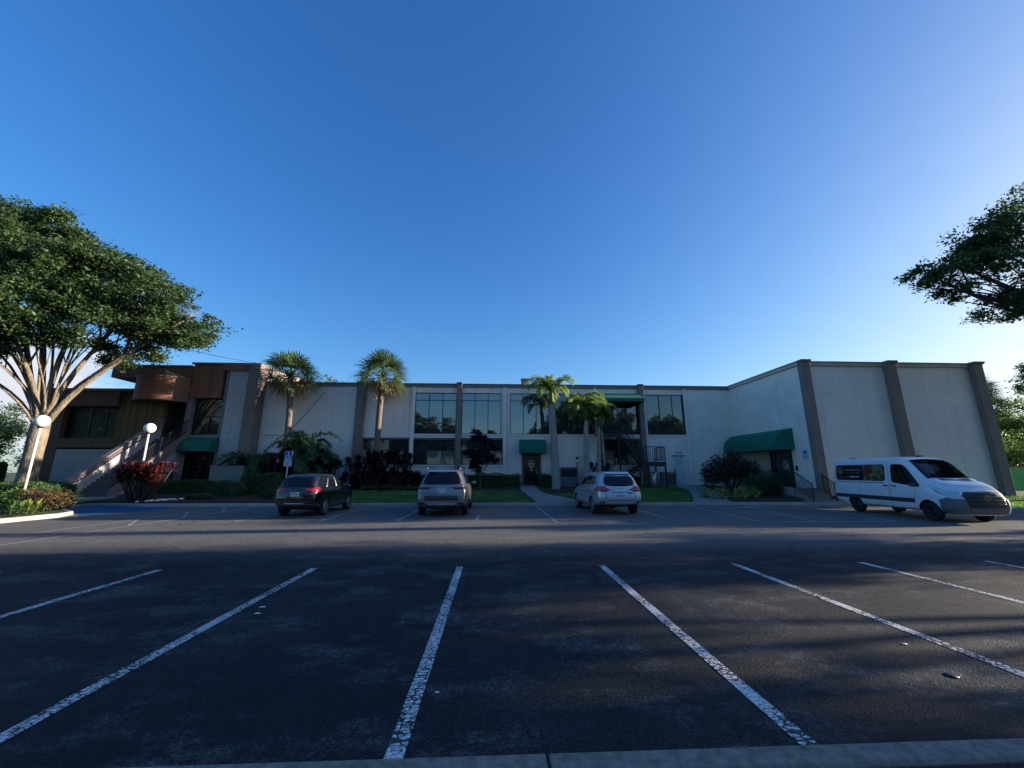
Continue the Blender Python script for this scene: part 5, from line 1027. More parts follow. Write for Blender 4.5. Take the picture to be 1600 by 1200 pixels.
# background: trees left of the brown building, right side palms and fence
for i, (x, y, h, r, lm) in enumerate(((-40, 30, 6.8, 3.2, 'midleaf'), (-46, 26, 6, 3, 'oakdark'), (-36.5, 36, 5.5, 2.6, 'midleaf'), (-33.0, 25.5, 2.6, 2.0, 'darkleaf'), (-38, 25.5, 2.8, 3.4, 'darkleaf'), (-50, 40, 8, 4, 'oakdark'))):
    bush_tree('background_tree', x, y, h, r, ['mid green tree behind the oak trunk at the left edge', 'darker tree at the far left behind the hedge', 'small tree beyond the corner of the brown building', 'low dark bush right behind the left hedge', 'low dark bush behind the left hedge at the frame edge', 'distant tree far behind the left hedge'][i], None, 100+i, zlow=.6 if i not in (3, 4) else .2, lm=lm, leaf=.2, ncl=34)
for i, (x, y, h, r, lm) in enumerate(((43.5, 32.5, 7.6, 2.6, 'midleaf'), (48.0, 35, 7.8, 3.2, 'midleaf'), (52, 40, 7.6, 4, 'oakdark'), (40.5, 29.0, 4.8, 2.2, 'midleaf'))):
    bush_tree('background_tree', x, y, h, r, ['sunlit green tree behind the green fence, next to the wall end', 'green tree behind the fence near the right edge', 'tree in the distance beyond the green fence', 'low dark tree just above the green fence'][i], None, 120+i, zlow=.8, lm=lm, leaf=.17, ncl=26)
sp = sabal(40.3, 31.5, 0, 8.3, 'shaggy fan palm above the green fence at the right edge', 13, .3, 2.4, 60)
sp['group'] = 'fan palms at the right edge'
sp = sabal(44.5, 33.5, 0, 7.0, 'fan palm cut by the right edge of the picture', 14, .3, 2.2, 44); sp['group'] = 'fan palms at the right edge'
o = empty('screen_fence', (33.5, 26, .1)); tag(o, 'green mesh screened fence beyond the white wall at the right', 'fence')
MB().box(0, 30, 0, .03, .05, 1.85).build('screen', mat('green_mesh', (.06, .38, .13), .7, var=.2, vscale=1.2), o)
for k in range(11): MB().tube([(3*k, .08, -.1), (3*k, .08, 1.95)], .035).build('post', M['black'], o)
MB().tube([(0, .08, 1.9), (30, .08, 1.9)], .03).build('top_rail', M['metal_grey'], o)
o = empty('brick_wall', (36, 31, 0)); tag(o, 'low red brown wall showing just above the green fence', 'wall'); MB().box(-.5, 16, 0, .3, 0, 2.45).build('wall', mat('red_wall', (.24, .10, .06), .85, var=.2), o); MB().box(-.6, 16.1, -.06, .36, 2.451, 2.55).build('coping', M['mauve'], o)
# bushes showing above the parapet
for i, (px_, h_) in enumerate(((510, 9.6), (530, 9.1), (553, 9.0))):
    x = xY(px_, 44, 590); bush_tree('background_tree', x, 44, zY(px_, (575, 584, 586)[i], 44), 1.5, ['treetop showing above the roof beside the tan parapet', 'small treetop above the roof between the two fan palms', 'low dark treetop above the roof next to the second fan palm'][i], None, 140+i, zlow=3, lm='midleaf')
# overhead cables
a = Vector((*[(lambda q_: (q_[0], 26, q_[1]))(aY(300, 524, 26))][0],)); b_ = Vector((aY(412, 569, 28.4)[0], 28.4, aY(412, 569, 28.4)[1]))
a0 = a+(a-b_)*2.2
cb = MB().tube([a0.lerp(b_, t)-Vector((0, 0, 1.2*math.sin(math.pi*t))) + Vector((0, 0, 1.2*math.sin(math.pi*.7)))*(1 if .0 < t < 1 else 1)*0 for t in [k/20 for k in range(21)]], .014, 5).build('overhead_cable', M['black'])
tag(cb, 'thin black overhead cable crossing the sky from the oak to the brown roof', 'cable')
sc_ = MB().tube([(xY(508, WY-.02, 612), WY-.03, zY(508, 612, WY)), (xY(480, WY-.02, 645), WY-.03, zY(480, 645, WY)), (xY(450, WY, 676), WY-.03, zY(450, 676, WY)), (xY(430, WY, 688), WY-.03, zY(430, 688, WY))], .022, 5).build('wall_cable', M['metal_grey']); tag(sc_, 'thin cable hanging diagonally across the white wall by the first fan palm', 'cable')
# debris on the asphalt
for i, (px_, py_, s, lab) in enumerate(((1413, 1007, .022, 'small white pebble on the sunlit asphalt'), (410, 949, .03, 'pale paper scrap on the dark asphalt'), (402, 959, .028, 'second pale scrap beside the stall line'), (683, 1083, .014, 'tiny pale pebble beside the centre stall line'))):
    d = ray(px_, py_); t = -EYE/d[2]; b = MB(); b.lathe([(.001, 0), (s, .002), (s*.8, .006), (.001, .008)], (0, 0, 0), 7)
    oo = tag(b.build('litter', M['white_trim']), lab, 'litter'); oo.location = (d[0]*t, d[1]*t, .003); oo.scale = (1.5, .8, 1)
b = MB(); b.lathe([(.001, .004), (.05, .003), (.05, .0), (.001, 0)], (0, 0, 0), 10); d = ray(1487, 1056); t = -EYE/d[2]; oo = tag(b.build('tar_spot', M['black']), 'small black tar spot on the asphalt at the right', 'tar spot'); oo.location = (d[0]*t, d[1]*t, .003)
# dead leaves by the near kerb
lv = []
rng = np.random.default_rng(3); C = np.stack([rng.uniform(-4, 6, 260), 2.67+rng.random(260)**3*.5, np.full(260, .012)], 1); C2 = np.stack([rng.uniform(-6, 8, 900), rng.uniform(1.9, 2.45, 900), np.full(900, .125)], 1)
C = np.concatenate([C[:60], C2]); dl = leafquads(C, .05, rng, .5, .3); dl[:, :, 2] = C[:, 2][:, None]+(dl[:, :, 2]-C[:, 2][:, None])*.25
tag(quads('leaf_litter', dl, mat('dry_leaf', (.10, .05, .03), .9, var=.5, vscale=20)), 'dry brown leaves scattered along the near kerb', kind='stuff')

# ------------------------------------------------------------------ vehicles
def poly_patch(bvh, poly, axis, sgn, name, m, parent, off=.006, grid=.06, dens=.05, skirt=True, proj=6.0):
    """a panel shaped by a flat outline and laid on the car body. axis 'y' (outline in x,z), 'x' (outline in y,z), 'z' (outline in x,y)"""
    vs = []
    for i, p in enumerate(poly):
        q_ = poly[(i+1) % len(poly)]; L = math.dist(p, q_); k = max(1, int(L/dens)); vs += [(p[0]+(q_[0]-p[0])*j/k, p[1]+(q_[1]-p[1])*j/k) for j in range(k)]
    nb = len(vs); xs = [p[0] for p in poly]; ys = [p[1] for p in poly]; gy = min(ys)+grid
    while gy < max(ys):
        gx = min(xs)+grid
        while gx < max(xs): vs.append((gx, gy)); gx += grid
        gy += grid
    r = geometry.delaunay_2d_cdt([Vector(v) for v in vs], [], [list(range(nb))], 1, 1e-6); out = []; keep = []
    for v in r[0]:
        if axis == 'y': o_, d_ = Vector((v[0], sgn*proj, v[1])), Vector((0, -sgn, 0))
        elif axis == 'x': o_, d_ = Vector((proj*sgn+2.5, v[0], v[1])), Vector((-sgn, 0, 0))
        else: o_, d_ = Vector((v[0], v[1], proj)), Vector((0, 0, -1))
        h, n_, _, _ = bvh.ray_cast(o_, d_)
        if h is None: h, n_, _, _ = bvh.find_nearest(o_+d_*(proj-.9 if axis != 'x' else proj))
        if n_.dot(d_) > 0: n_ = -n_
        out.append(h+n_*off*.7-d_*off*.5)
    bm = bmesh.new(); bv = [bm.verts.new(p) for p in out]
    for f in r[2]:
        try: bm.faces.new([bv[i] for i in f])
        except ValueError: pass
    for v in [v for v in bm.verts if not v.link_faces]: bm.verts.remove(v)
    bmesh.ops.recalc_face_normals(bm, faces=bm.faces)
    dax = {'y': Vector((0, sgn, 0)), 'x': Vector((sgn, 0, 0)), 'z': Vector((0, 0, 1))}[axis]
    if sum(f.normal.dot(dax)*f.calc_area() for f in bm.faces) < 0: bmesh.ops.reverse_faces(bm, faces=bm.faces)
    if skirt:
        ed = [e for e in bm.edges if len(e.link_faces) == 1]; ret = bmesh.ops.extrude_edge_only(bm, edges=ed)
        for g in ret['geom']:
            if isinstance(g, bmesh.types.BMVert): g.co -= dax*(off+.012)
    for f in bm.faces: f.smooth = True
    me = bpy.data.meshes.new(name); bm.to_mesh(me); bm.free(); me.materials.append(m); ob = bpy.data.objects.new(name, me); COL.objects.link(ob); ob.parent = parent
    return ob
def loft_body(L, T, xr, xf, wheels, paint, parent, levels=2, endc=(.86, .93), blend=(.9, .9)):
    """T: dict of (xs, values) tables; xr/xf: (z, dx) profiles of the tail and the nose"""
    I = lambda k, x: float(np.interp(x, T[k][0], T[k][1]))
    xs = sorted(set([0, .06, .2, .45, L-.45, L-.2, L-.06, L]+[round(v, 3) for v in np.linspace(.45, L-.45, 22)]+list(T.get('extra', []))))
    def sec(x, fac=1):
        zb, zc, zt, w, wb, wr, ws = I('zb', x), I('zbelt', x), I('ztop', x), I('w', x), I('wbelt', x), I('wroof', x), I('wsill', x)
        g = zt-zc
        return [(0, zb), (ws*.7, zb), (ws, zb+.02), (w-.015, zb+.14), (w, zb+.36*(zc-zb)+.06), (w, zc-.24), (w-.012, zc-.10), (wb, zc), (wb-.03, zc+.05*min(1, g/.3)+.002), (wb+(wr-wb)*.5, zc+g*.5), (wr, zt-min(.10, g*.22)), (wr-.06, zt-min(.035, g*.08)), (wr*.6, zt-.0), (0, zt+.012)]
    cols = []
    def col(x, yf, dx0):
        s = sec(x); c = []
        for (y, z) in s:
            r = max(0, 1-x/blend[0])**1.3*float(np.interp(z, xr[0], xr[1])); f = max(0, 1-(L-x)/blend[1])**1.3*float(np.interp(z, xf[0], xf[1]))
            c.append((x+r+f+dx0, y*yf, z))
        return c
    for yf, dx in ((0, -.055), (.35, -.050), (.7, -.03), (.9, -.008)): cols.append(col(0, yf, dx))
    for x in xs: cols.append(col(x, 1, 0))
    for yf, dx in ((.9, .012), (.7, .04), (.35, .075), (0, .085)): cols.append(col(L, yf, dx))
    n = len(cols[0]); bm = bmesh.new(); Lv = [[bm.verts.new(p) for p in c] for c in cols]; Rv = [[bm.verts.new((p[0], -p[1], p[2])) for p in c] for c in cols]
    for i in range(len(cols)-1):
        for j in range(n-1):
            bm.faces.new((Lv[i][j], Lv[i][j+1], Lv[i+1][j+1], Lv[i+1][j])); bm.faces.new((Rv[i][j], Rv[i+1][j], Rv[i+1][j+1], Rv[i][j+1]))
    bmesh.ops.remove_doubles(bm, verts=bm.verts, dist=.0004); bmesh.ops.recalc_face_normals(bm, faces=bm.faces)
    me = bpy.data.meshes.new('body'); bm.to_mesh(me); bm.free(); ob = bpy.data.objects.new('body', me); COL.objects.link(ob)
    s = ob.modifiers.new('s', 'SUBSURF'); s.levels = levels; s.render_levels = levels
    bpy.context.view_layer.update(); dg = bpy.context.evaluated_depsgraph_get(); base = bpy.data.meshes.new_from_object(ob.evaluated_get(dg)); 
    bvh = BVHTree.FromPolygons([v.co.copy() for v in base.vertices], [tuple(p.vertices) for p in base.polygons])
    ob.modifiers.clear(); ob.data = base; base.materials.append(paint); base.materials.append(M['black'])
    cut = MB()
    for (wx, wr_, wy) in wheels:
        for sg in (-1, 1):
            vs = [(wx+wr_*math.cos(2*math.pi*k/32), yy_, .33*1.0+(wheels[0][3] if len(wheels[0]) > 3 else 0)+wr_*math.sin(2*math.pi*k/32)) for yy_ in (sg*(wy-.34), sg*(wy+.5)) for k in range(32)]
            cut.add(vs, [tuple(range(32)), tuple(range(32, 64))[::-1]]+[(k, 32+k, 32+(k+1) % 32, (k+1) % 32) for k in range(32)], 1)
    co = cut.build('cutter', [paint, M['black']]); bmm = bmesh.new(); bmm.from_mesh(co.data); bmesh.ops.recalc_face_normals(bmm, faces=bmm.faces); bmm.to_mesh(co.data); bmm.free()
    bo = ob.modifiers.new('b', 'BOOLEAN'); bo.operation = 'DIFFERENCE'; bo.object = co; bo.solver = 'EXACT'
    bpy.context.view_layer.update(); dg = bpy.context.evaluated_depsgraph_get(); fin = bpy.data.meshes.new_from_object(ob.evaluated_get(dg)); ob.modifiers.clear(); ob.data = fin; fin.name = 'body'
    bpy.data.objects.remove(co)
    for p in fin.polygons: p.use_smooth = p.material_index == 0
    ob.parent = parent; return ob, bvh
def wheel(x, y, r, wd, parent, sgn, rimm, spokes=5, rr=.66, double=True, seed=0):
    t = MB(); w = wd/2
    t.lathe([(r*rr, -w*.85), (r*.86, -w), (r*.96, -w*.9), (r, -w*.6), (r, w*.6), (r*.96, w*.9), (r*.86, w), (r*rr, w*.85)], (0, 0, 0), 32, 'y'); o = t.build('wheel', M['tyre'], parent, smooth=True); o.location = (x, y, r)
    m = MB(); R0 = r*rr; m.lathe([(R0*1.02, sgn*w*.86), (R0*.98, sgn*w*.92), (R0*.9, sgn*w*.86), (R0*.88, sgn*w*.1), (R0*.2, sgn*w*.0)], (0, 0, 0), 32, 'y', 1)
    m.lathe([(R0*1.02, sgn*w*.87), (R0*.99, sgn*w*.95), (R0*.91, sgn*w*.88)], (0, 0, 0), 32, 'y', 0)
    m.lathe([(.001, sgn*w*.82), (R0*.16, sgn*w*.8), (R0*.2, sgn*w*.6)], (0, 0, 0), 16, 'y', 0)
    for k in range(spokes):
        for d in ((-.11, .11) if double else (0,)):
            a = 2*math.pi*k/spokes+.3+seed; c0 = Vector((math.cos(a+d*.5)*R0*.12, sgn*w*.72, math.sin(a+d*.5)*R0*.12)); c1 = Vector((math.cos(a+d*1.6)*R0*.93, sgn*w*.84, math.sin(a+d*1.6)*R0*.93)); m.bar(c0, c1, .035 if double else .055, .03, 0)
    m.build('rim', [rimm, M['black']], o); return o
def plate(y0, z0, x, txt, m_bg, parent, w=.31, h=.155, tilt=0, col=None):
    p = MB().box(-.004, .004, -w/2, w/2, -h/2, h/2).build('licence_plate', m_bg, parent); p.location = (x, y0, z0); p.rotation_euler = (0, tilt, 0)
    textobj(txt, .085, (-.0055, 0, -.005), (R(90), 0, R(-90)), col or M['navy'], p, bold=.001)
    MB().box(-.0055, -.004, -w*.3, w*.3, h*.32, h*.42).build('plate_band', M['midgreen'], p); return p
M['midgreen'] = mat('plate_green', (.05, .2, .12), .5)
M['plate'] = mat('plate_white', (.52, .56, .56), .5)
M['tail'] = mat('tail_lens', (.36, .008, .012), .12, coat=1)
M['taildark'] = mat('dark_tail_lens', (.05, .004, .006), .12, coat=1)
M['lens'] = mat('clear_lens', (.55, .56, .58), .08, metal=.4, coat=1)
M['alloy'] = mat('alloy', (.55, .55, .56), .3, metal=.85)
M['alloydark'] = mat('dark_alloy', (.09, .09, .095), .35, metal=.8)
def mirror(parent, x, y, z, sgn, m):
    o = MB(); o.lathe([(.001, -.12), (.07, -.11), (.10, -.03), (.10, .06), (.07, .11), (.001, .12)], (0, 0, 0), 14, 'y'); ob = o.build('mirror', m, parent, smooth=True); ob.location = (x, y+sgn*.13, z); ob.scale = (.75, 1, .8)
    MB().bar((-.02, -sgn*.18, -.06), (0, 0, -.02), .05, .04).build('mirror_arm', M['black'], ob)
    MB().lathe([(.001, 0), (.085, 0)], (0, 0, 0), 14, 'x' if False else 'y').build('mirror_glass', M['chrome'], ob).rotation_euler = (0, 0, R(90)); return ob
def mirror_img(pts): return [(-a, b) for a, b in pts][::-1]
def smooth_poly(pts, n=6, r=.25):
    out = []
    for i, p in enumerate(pts):
        a, b, c = Vector(pts[i-1]), Vector(p), Vector(pts[(i+1) % len(pts)])
        p0 = b.lerp(a, min(r, .06/max(.01, (a-b).length)*3)); p1 = b.lerp(c, min(r, .06/max(.01, (c-b).length)*3))
        for k in range(n+1): t = k/n; out.append(tuple(p0*(1-t)**2+b*2*t*(1-t)+p1*t*t))
    return out
def suv(name, loc, rz, L, Wd, Hh, label, paint, T, xr, xf, wheels, side_win, rear_win, tail, belt_trim, wheel_r, extras, glass='carglass', group=None, rim='alloy', spokes=5):
    o = empty(name, loc, rz); tag(o, label, 'car')
    body, bvh = loft_body(L, T, xr, xf, [(w_[0], w_[1], Wd/2-.02) for w_ in wheels], paint, o)
    for sgn in (-1, 1):
        for pw in side_win: poly_patch(bvh, smooth_poly(pw), 'y', sgn, 'side_window', M[glass], o)
        for w_ in wheels: wheel(w_[0], sgn*(Wd/2-.135), wheel_r, .22, o, sgn, M[rim], spokes)
    poly_patch(bvh, smooth_poly(rear_win), 'x', -1, 'rear_window', M[glass], o, off=.008)
    tl = poly_patch(bvh, smooth_poly(tail[0]), 'x', -1, 'tail_light', tail[1], o, off=.012); tl2 = poly_patch(bvh, smooth_poly(mirror_img(tail[0])), 'x', -1, 'tail_light', tail[1], o, off=.012)
    if len(tail) > 2:
        for sgn in (-1, 1): poly_patch(bvh, smooth_poly(tail[2]), 'y', sgn, 'tail_light_side', tail[1], (tl if sgn > 0 else tl2), off=.012)
    ws = T['windshield']; poly_patch(bvh, ws, 'z', 1, 'windshield', M[glass], o, off=.008)
    for (kind, a, poly, m, nm, off) in extras:
        if kind == 's':
            for sgn in (-1, 1): poly_patch(bvh, poly, 'y', sgn, nm, m, o, off=off)
        elif kind == 'r': poly_patch(bvh, poly, 'x', -1, nm, m, o, off=off)
        elif kind == 'f': poly_patch(bvh, poly, 'x', 1, nm, m, o, off=off)
        elif kind == 't': poly_patch(bvh, poly, 'z', 1, nm, m, o, off=off)
    return o, body, bvh
def rect(a, b, c, d): return [(a, c), (b, c), (b, d), (a, d)]
def lines_s(xs): return [('s', 0, rect(x-.006, x+.006, z0, z1), M['black'], 'door_seam', .0015) for x, z0, z1 in xs]

# --- black crossover (rear three-quarter, facing the wall)
L_ = 4.3
T = dict(zb=([0, .3, .6, 3.6, 4.3], [.42, .30, .24, .24, .30]), zbelt=([0, .5, 2.6, 3.3, 4.3], [1.06, 1.10, 1.0, .95, .80]), ztop=([0, .12, .5, 1.2, 2.2, 2.7, 3.05, 3.45, 4.0, 4.3], [1.50, 1.58, 1.61, 1.63, 1.61, 1.52, 1.28, 1.03, .95, .84]),
         w=([0, .12, .5, 1.2, 3.4, 4.0, 4.3], [.70, .80, .875, .885, .885, .85, .66]), wbelt=([0, .12, .5, 1.2, 3, 3.6, 4.3], [.66, .75, .80, .82, .81, .78, .58]), wroof=([0, .12, .5, 1.2, 2.4, 3.0, 3.5, 4.3], [.57, .60, .62, .63, .57, .58, .66, .5]), wsill=([0, .5, 4, 4.3], [.62, .80, .80, .55]), windshield=[(2.45, -.52), (3.28, -.63), (3.32, 0), (3.28, .63), (2.45, .52), (2.38, 0)])
xr = ([.3, .6, .8, .95, 1.1, 1.35, 1.6], [.06, -.02, .0, .03, .07, .18, .30]); xf = ([.2, .6, .85, 1.0], [-.06, .03, -.05, -.2])
black = carpaint('black_paint', (.004, .0045, .006), .0, .22)
o, body, bvh = suv('parked_car', (-7.52, 16.05, 0), R(90), L_, 1.77, 1.6, 'black compact crossover with red tail lights parked on the left', black, T, xr, xf, [(.87, .385), (3.48, .385)],
    [[(1.0, 1.13), (1.95, 1.08), (1.95, 1.47), (1.35, 1.46)], [(2.06, 1.07), (2.95, 1.02), (2.62, 1.40), (2.06, 1.47)]], [(-.60, 1.14), (.60, 1.14), (.50, 1.50), (-.50, 1.50)],
    ([(-.78, .95), (-.62, .86), (-.56, .95), (-.34, 1.0), (-.34, 1.045), (-.62, 1.09), (-.78, 1.10)], M['tail'], [(.0, .92), (.22, .95), (.36, 1.06), (.0, 1.08)]), None, .335,
    [('s', 0, [(.98, 1.10), (2.98, 1.0), (2.98, 1.015), (.98, 1.118)], M['chrome'], 'chrome_strip', .006), ('s', 0, rect(1.96, 2.05, 1.09, 1.47), M['alloy'], 'pillar_trim', .004), ('s', 0, [(.86, 1.1), (.98, 1.1), (1.28, 1.43), (1.22, 1.44)], M['alloy'], 'pillar_trim', .004),
     ('r', 0, rect(-.80, .80, .34, .50), M['plastic'], 'bumper_lower', .012), ('r', 0, rect(-.34, .34, .50, .53), M['chrome'], 'bumper_strip', .014), ('s', 0, rect(1.25, 3.05, .27, .36), M['plastic'], 'sill_trim', .012),
     ('r', 0, rect(-.72, -.60, .845, .875), M['lens'], 'reverse_lens', .016), ('r', 0, rect(.60, .72, .845, .875), M['lens'], 'reverse_lens', .016)]+lines_s([(1.22, .45, 1.1), (2.0, .36, 1.05), (3.0, .45, 1.0)]), spokes=5)
plate(.0, .86, -.075, 'DHY 7M4', M['plate'], o, tilt=R(4))
em = MB(); em.bar((0, -.05, -.04), (0, -.045, .04), .016, .012).bar((0, .05, -.04), (0, .045, .04), .016, .012).bar((0, -.047, 0), (0, .047, 0), .014, .012); e = em.build('emblem', M['chrome'], o); e.location = (-.035, 0, 1.03)
MB().bar((.35, -.3, 1.09), (.31, .12, 1.12), .02).build('rear_wiper', M['black'], o).location = (-.27, 0, .02)
for s in (-1, 1): mirror(o, 2.85, s*.83, 1.07, s, black)
MB().prism([(.62, 1.555), (.50, 1.60), (.56, 1.555)], -.02, .02, 'y').build('roof_fin', black, o).location = (.4, 0, .04)

# --- grey large suv seen square from behind
L_ = 5.15
T = dict(zb=([0, .3, .7, 4.4, 5.15], [.40, .33, .26, .26, .32]), zbelt=([0, .5, 3.2, 4.0, 5.15], [1.13, 1.14, 1.12, 1.10, .98]), ztop=([0, .12, .6, 1.4, 2.6, 3.2, 3.65, 4.05, 4.8, 5.15], [1.66, 1.73, 1.79, 1.81, 1.80, 1.74, 1.46, 1.19, 1.12, 1.02]),
         w=([0, .1, .45, 1.2, 4.2, 4.8, 5.15], [.88, .95, .985, 1.0, 1.0, .96, .80]), wbelt=([0, .1, .5, 1.2, 3.6, 4.3, 5.15], [.84, .89, .92, .93, .93, .9, .72]), wroof=([0, .12, .6, 1.4, 2.8, 3.6, 4.1, 5.15], [.62, .66, .69, .70, .68, .70, .80, .62]), wsill=([0, .5, 4.6, 5.15], [.80, .92, .92, .7]), windshield=[(2.9, -.62), (3.95, -.76), (4.0, 0), (3.95, .76), (2.9, .62), (2.85, 0)])
xr = ([.3, .6, .8, 1.0, 1.12, 1.4, 1.8], [.05, -.03, .0, .02, .05, .19, .36]); xf = ([.2, .6, .95, 1.2], [-.05, .03, .0, -.1])
grey = carpaint('grey_paint', (.20, .215, .235), .7, .32)
M['tailgrey'] = grey
o, body, bvh = suv('parked_car', (-1.98, 16.0, 0), R(90), L_, 2.0, 1.8, 'large grey suv with roof rails seen square from behind', grey, T, xr, xf, [(.98, .44), (4.08, .44)],
    [[(.75, 1.22), (1.35, 1.2), (1.35, 1.64), (1.0, 1.62)], [(1.43, 1.2), (2.4, 1.19), (2.4, 1.66), (1.43, 1.65)], [(2.48, 1.19), (3.5, 1.17), (3.05, 1.6), (2.48, 1.66)]], [(-.76, 1.22), (.76, 1.22), (.60, 1.67), (-.60, 1.67)],
    ([(-.93, 1.03), (-.44, 1.03), (-.50, 1.10), (-.93, 1.12)], M['taildark'], [(.0, 1.03), (.32, 1.04), (.36, 1.11), (.0, 1.12)]), None, .385,
    [('r', 0, rect(-.90, .90, 1.13, 1.15), M['chrome'], 'chrome_strip', .014), ('r', 0, [(-.92, .95), (-.40, .95), (-.34, .90), (.34, .90), (.40, .95), (.92, .95), (.92, .965), (.38, .965), (.32, .915), (-.32, .915), (-.38, .965), (-.92, .965)], M['chrome'], 'chrome_strip', .014),
     ('r', 0, rect(-.66, .66, .62, .80), mat('dark_panel', (.03, .034, .04), .4), 'tailgate_recess', .006), ('r', 0, rect(-.96, .96, .33, .47), M['plastic'], 'bumper_lower', .010), ('r', 0, rect(-.50, .50, .47, .50), M['chrome'], 'bumper_strip', .018),
     ('r', 0, rect(-.88, -.62, .49, .56), M['taildark'], 'reflector', .010), ('r', 0, rect(.62, .88, .49, .56), M['taildark'], 'reflector', .010), ('s', 0, rect(1.5, 3.5, .30, .38), M['chrome'], 'sill_trim', .012)]+lines_s([(1.4, .45, 1.15), (2.44, .4, 1.15), (3.5, .45, 1.12)]), rim='alloydark', spokes=7)
plate(.0, 1.005, -.05, 'LX 27R', M['plate'], o, .30, .15, tilt=R(3), col=M['midgreen'])
for s in (-1, 1):
    MB().tube([(.55, s*.66, 1.80), (.7, s*.67, 1.865), (2.7, s*.66, 1.87), (2.9, s*.65, 1.81)], .02, 8).build('roof_rail', M['chrome'], o); mirror(o, 3.3, s*.95, 1.2, s, grey)
MB().prism([(-.02, 1.70), (.25, 1.77), (.25, 1.745), (.0, 1.675)], -.58, .58, 'y').build('spoiler', grey, o).location = (.26, 0, .0)
MB().box(-.004, .004, -.05, .05, 1.155, 1.19).build('emblem', M['chrome'], o).location = (.0, 0, .02)
MB().tube([(-.03, .62, .40), (.1, .62, .40)], .05, 10).tube([(-.03, -.62, .40), (.1, -.62, .40)], .05, 10).build('exhaust', M['alloydark'], o)

# --- silver suv with oval red tail lights
L_ = 4.66
T = dict(zb=([0, .3, .7, 4.0, 4.66], [.44, .36, .27, .27, .33]), zbelt=([0, .5, 3.0, 3.6, 4.66], [1.10, 1.12, 1.04, 1.0, .88]), ztop=([0, .12, .6, 1.4, 2.3, 2.9, 3.3, 3.65, 4.3, 4.66], [1.56, 1.64, 1.69, 1.70, 1.69, 1.62, 1.38, 1.12, 1.03, .92]),
         w=([0, .1, .45, 1.2, 3.8, 4.3, 4.66], [.82, .90, .94, .945, .945, .90, .70]), wbelt=([0, .1, .5, 1.2, 3.2, 3.9, 4.66], [.77, .83, .86, .87, .86, .83, .62]), wroof=([0, .12, .6, 1.4, 2.6, 3.2, 3.7, 4.66], [.60, .63, .655, .665, .64, .64, .72, .52]), wsill=([0, .5, 4.2, 4.66], [.75, .86, .86, .6]), windshield=[(2.6, -.56), (3.55, -.69), (3.6, 0), (3.55, .69), (2.6, .56), (2.55, 0)])
xr = ([.3, .6, .8, 1.0, 1.15, 1.4, 1.7], [.07, -.03, -.02, .05, .09, .20, .34]); xf = ([.2, .6, .9, 1.1], [-.05, .03, -.02, -.15])
silver = carpaint('silver_paint', (.50, .53, .57), .55, .33)
o, body, bvh = suv('parked_car', (5.08, 16.15, 0), R(91.5), L_, 1.89, 1.72, 'silver suv with oval red tail lights parked in front of the palms', silver, T, xr, xf, [(.93, .41), (3.63, .41)],
    [[(.72, 1.22), (1.18, 1.18), (1.18, 1.54), (.95, 1.52), (.78, 1.40)], [(1.25, 1.18), (2.15, 1.14), (2.15, 1.55), (1.25, 1.55)], [(2.23, 1.14), (3.15, 1.09), (2.75, 1.48), (2.23, 1.55)]], [(-.58, 1.17), (-.30, 1.13), (.30, 1.13), (.58, 1.17), (.63, 1.30), (.54, 1.52), (-.54, 1.52), (-.63, 1.30)],
    ([(-.84, .93), (-.60, .92), (-.42, .96), (-.42, 1.02), (-.58, 1.10), (-.84, 1.15)], M['tail'], [(.0, .95), (.34, .97), (.42, 1.06), (.30, 1.13), (.0, 1.14)]), None, .36,
    [('r', 0, rect(-.36, .36, .895, .915), M['plastic'], 'plate_garnish', .02), ('r', 0, rect(-.52, .52, .585, .605), M['black'], 'tailgate_gap', .004), ('r', 0, rect(-.90, .90, .33, .42), M['plastic'], 'bumper_lower', .012),
     ('r', 0, rect(-.82, -.64, .49, .56), M['black'], 'fog_lamp', .008), ('r', 0, rect(.64, .82, .49, .56), M['black'], 'fog_lamp', .008), ('r', 0, rect(-.13, .13, 1.575, 1.605), M['tail'], 'brake_light', .012),
     ('r', 0, [(-.60, .62), (-.58, .60), (-.58, 1.10), (-.60, 1.10)], M['black'], 'tailgate_seam', .002), ('r', 0, [(.58, .62), (.60, .60), (.60, 1.10), (.58, 1.10)], M['black'], 'tailgate_seam', .002)]+lines_s([(1.2, .5, 1.15), (2.19, .4, 1.12), (3.2, .45, 1.05)]), spokes=5)
plate(.04, .76, -.068, 'GTL 48V', M['plate'], o, .32, .16, tilt=R(2))
MB().box(-.004, .004, -.16, .16, 0, .035).build('lettering', M['alloy'], o).location = (.0, .0, 1.02)
MB().box(-.004, .004, -.10, .10, 0, .045).build('dealer_badge', M['navy'], o).location = (-.055, -.40, .84)
for s in (-1, 1):
    MB().tube([(.75, s*.60, 1.70), (.9, s*.61, 1.745), (2.4, s*.60, 1.745), (2.6, s*.59, 1.69)], .018, 8).build('roof_rail', M['plastic'], o); mirror(o, 2.98, s*.89, 1.12, s, M['black'])
MB().prism([(-.02, 1.60), (.25, 1.67), (.25, 1.64), (.0, 1.57)], -.52, .52, 'y').build('spoiler', silver, o).location = (.24, 0, .02)
MB().bar((0, -.1, 1.16), (-.02, .28, 1.19), .018).build('rear_wiper', M['black'], o).location = (.03, 0, 0)

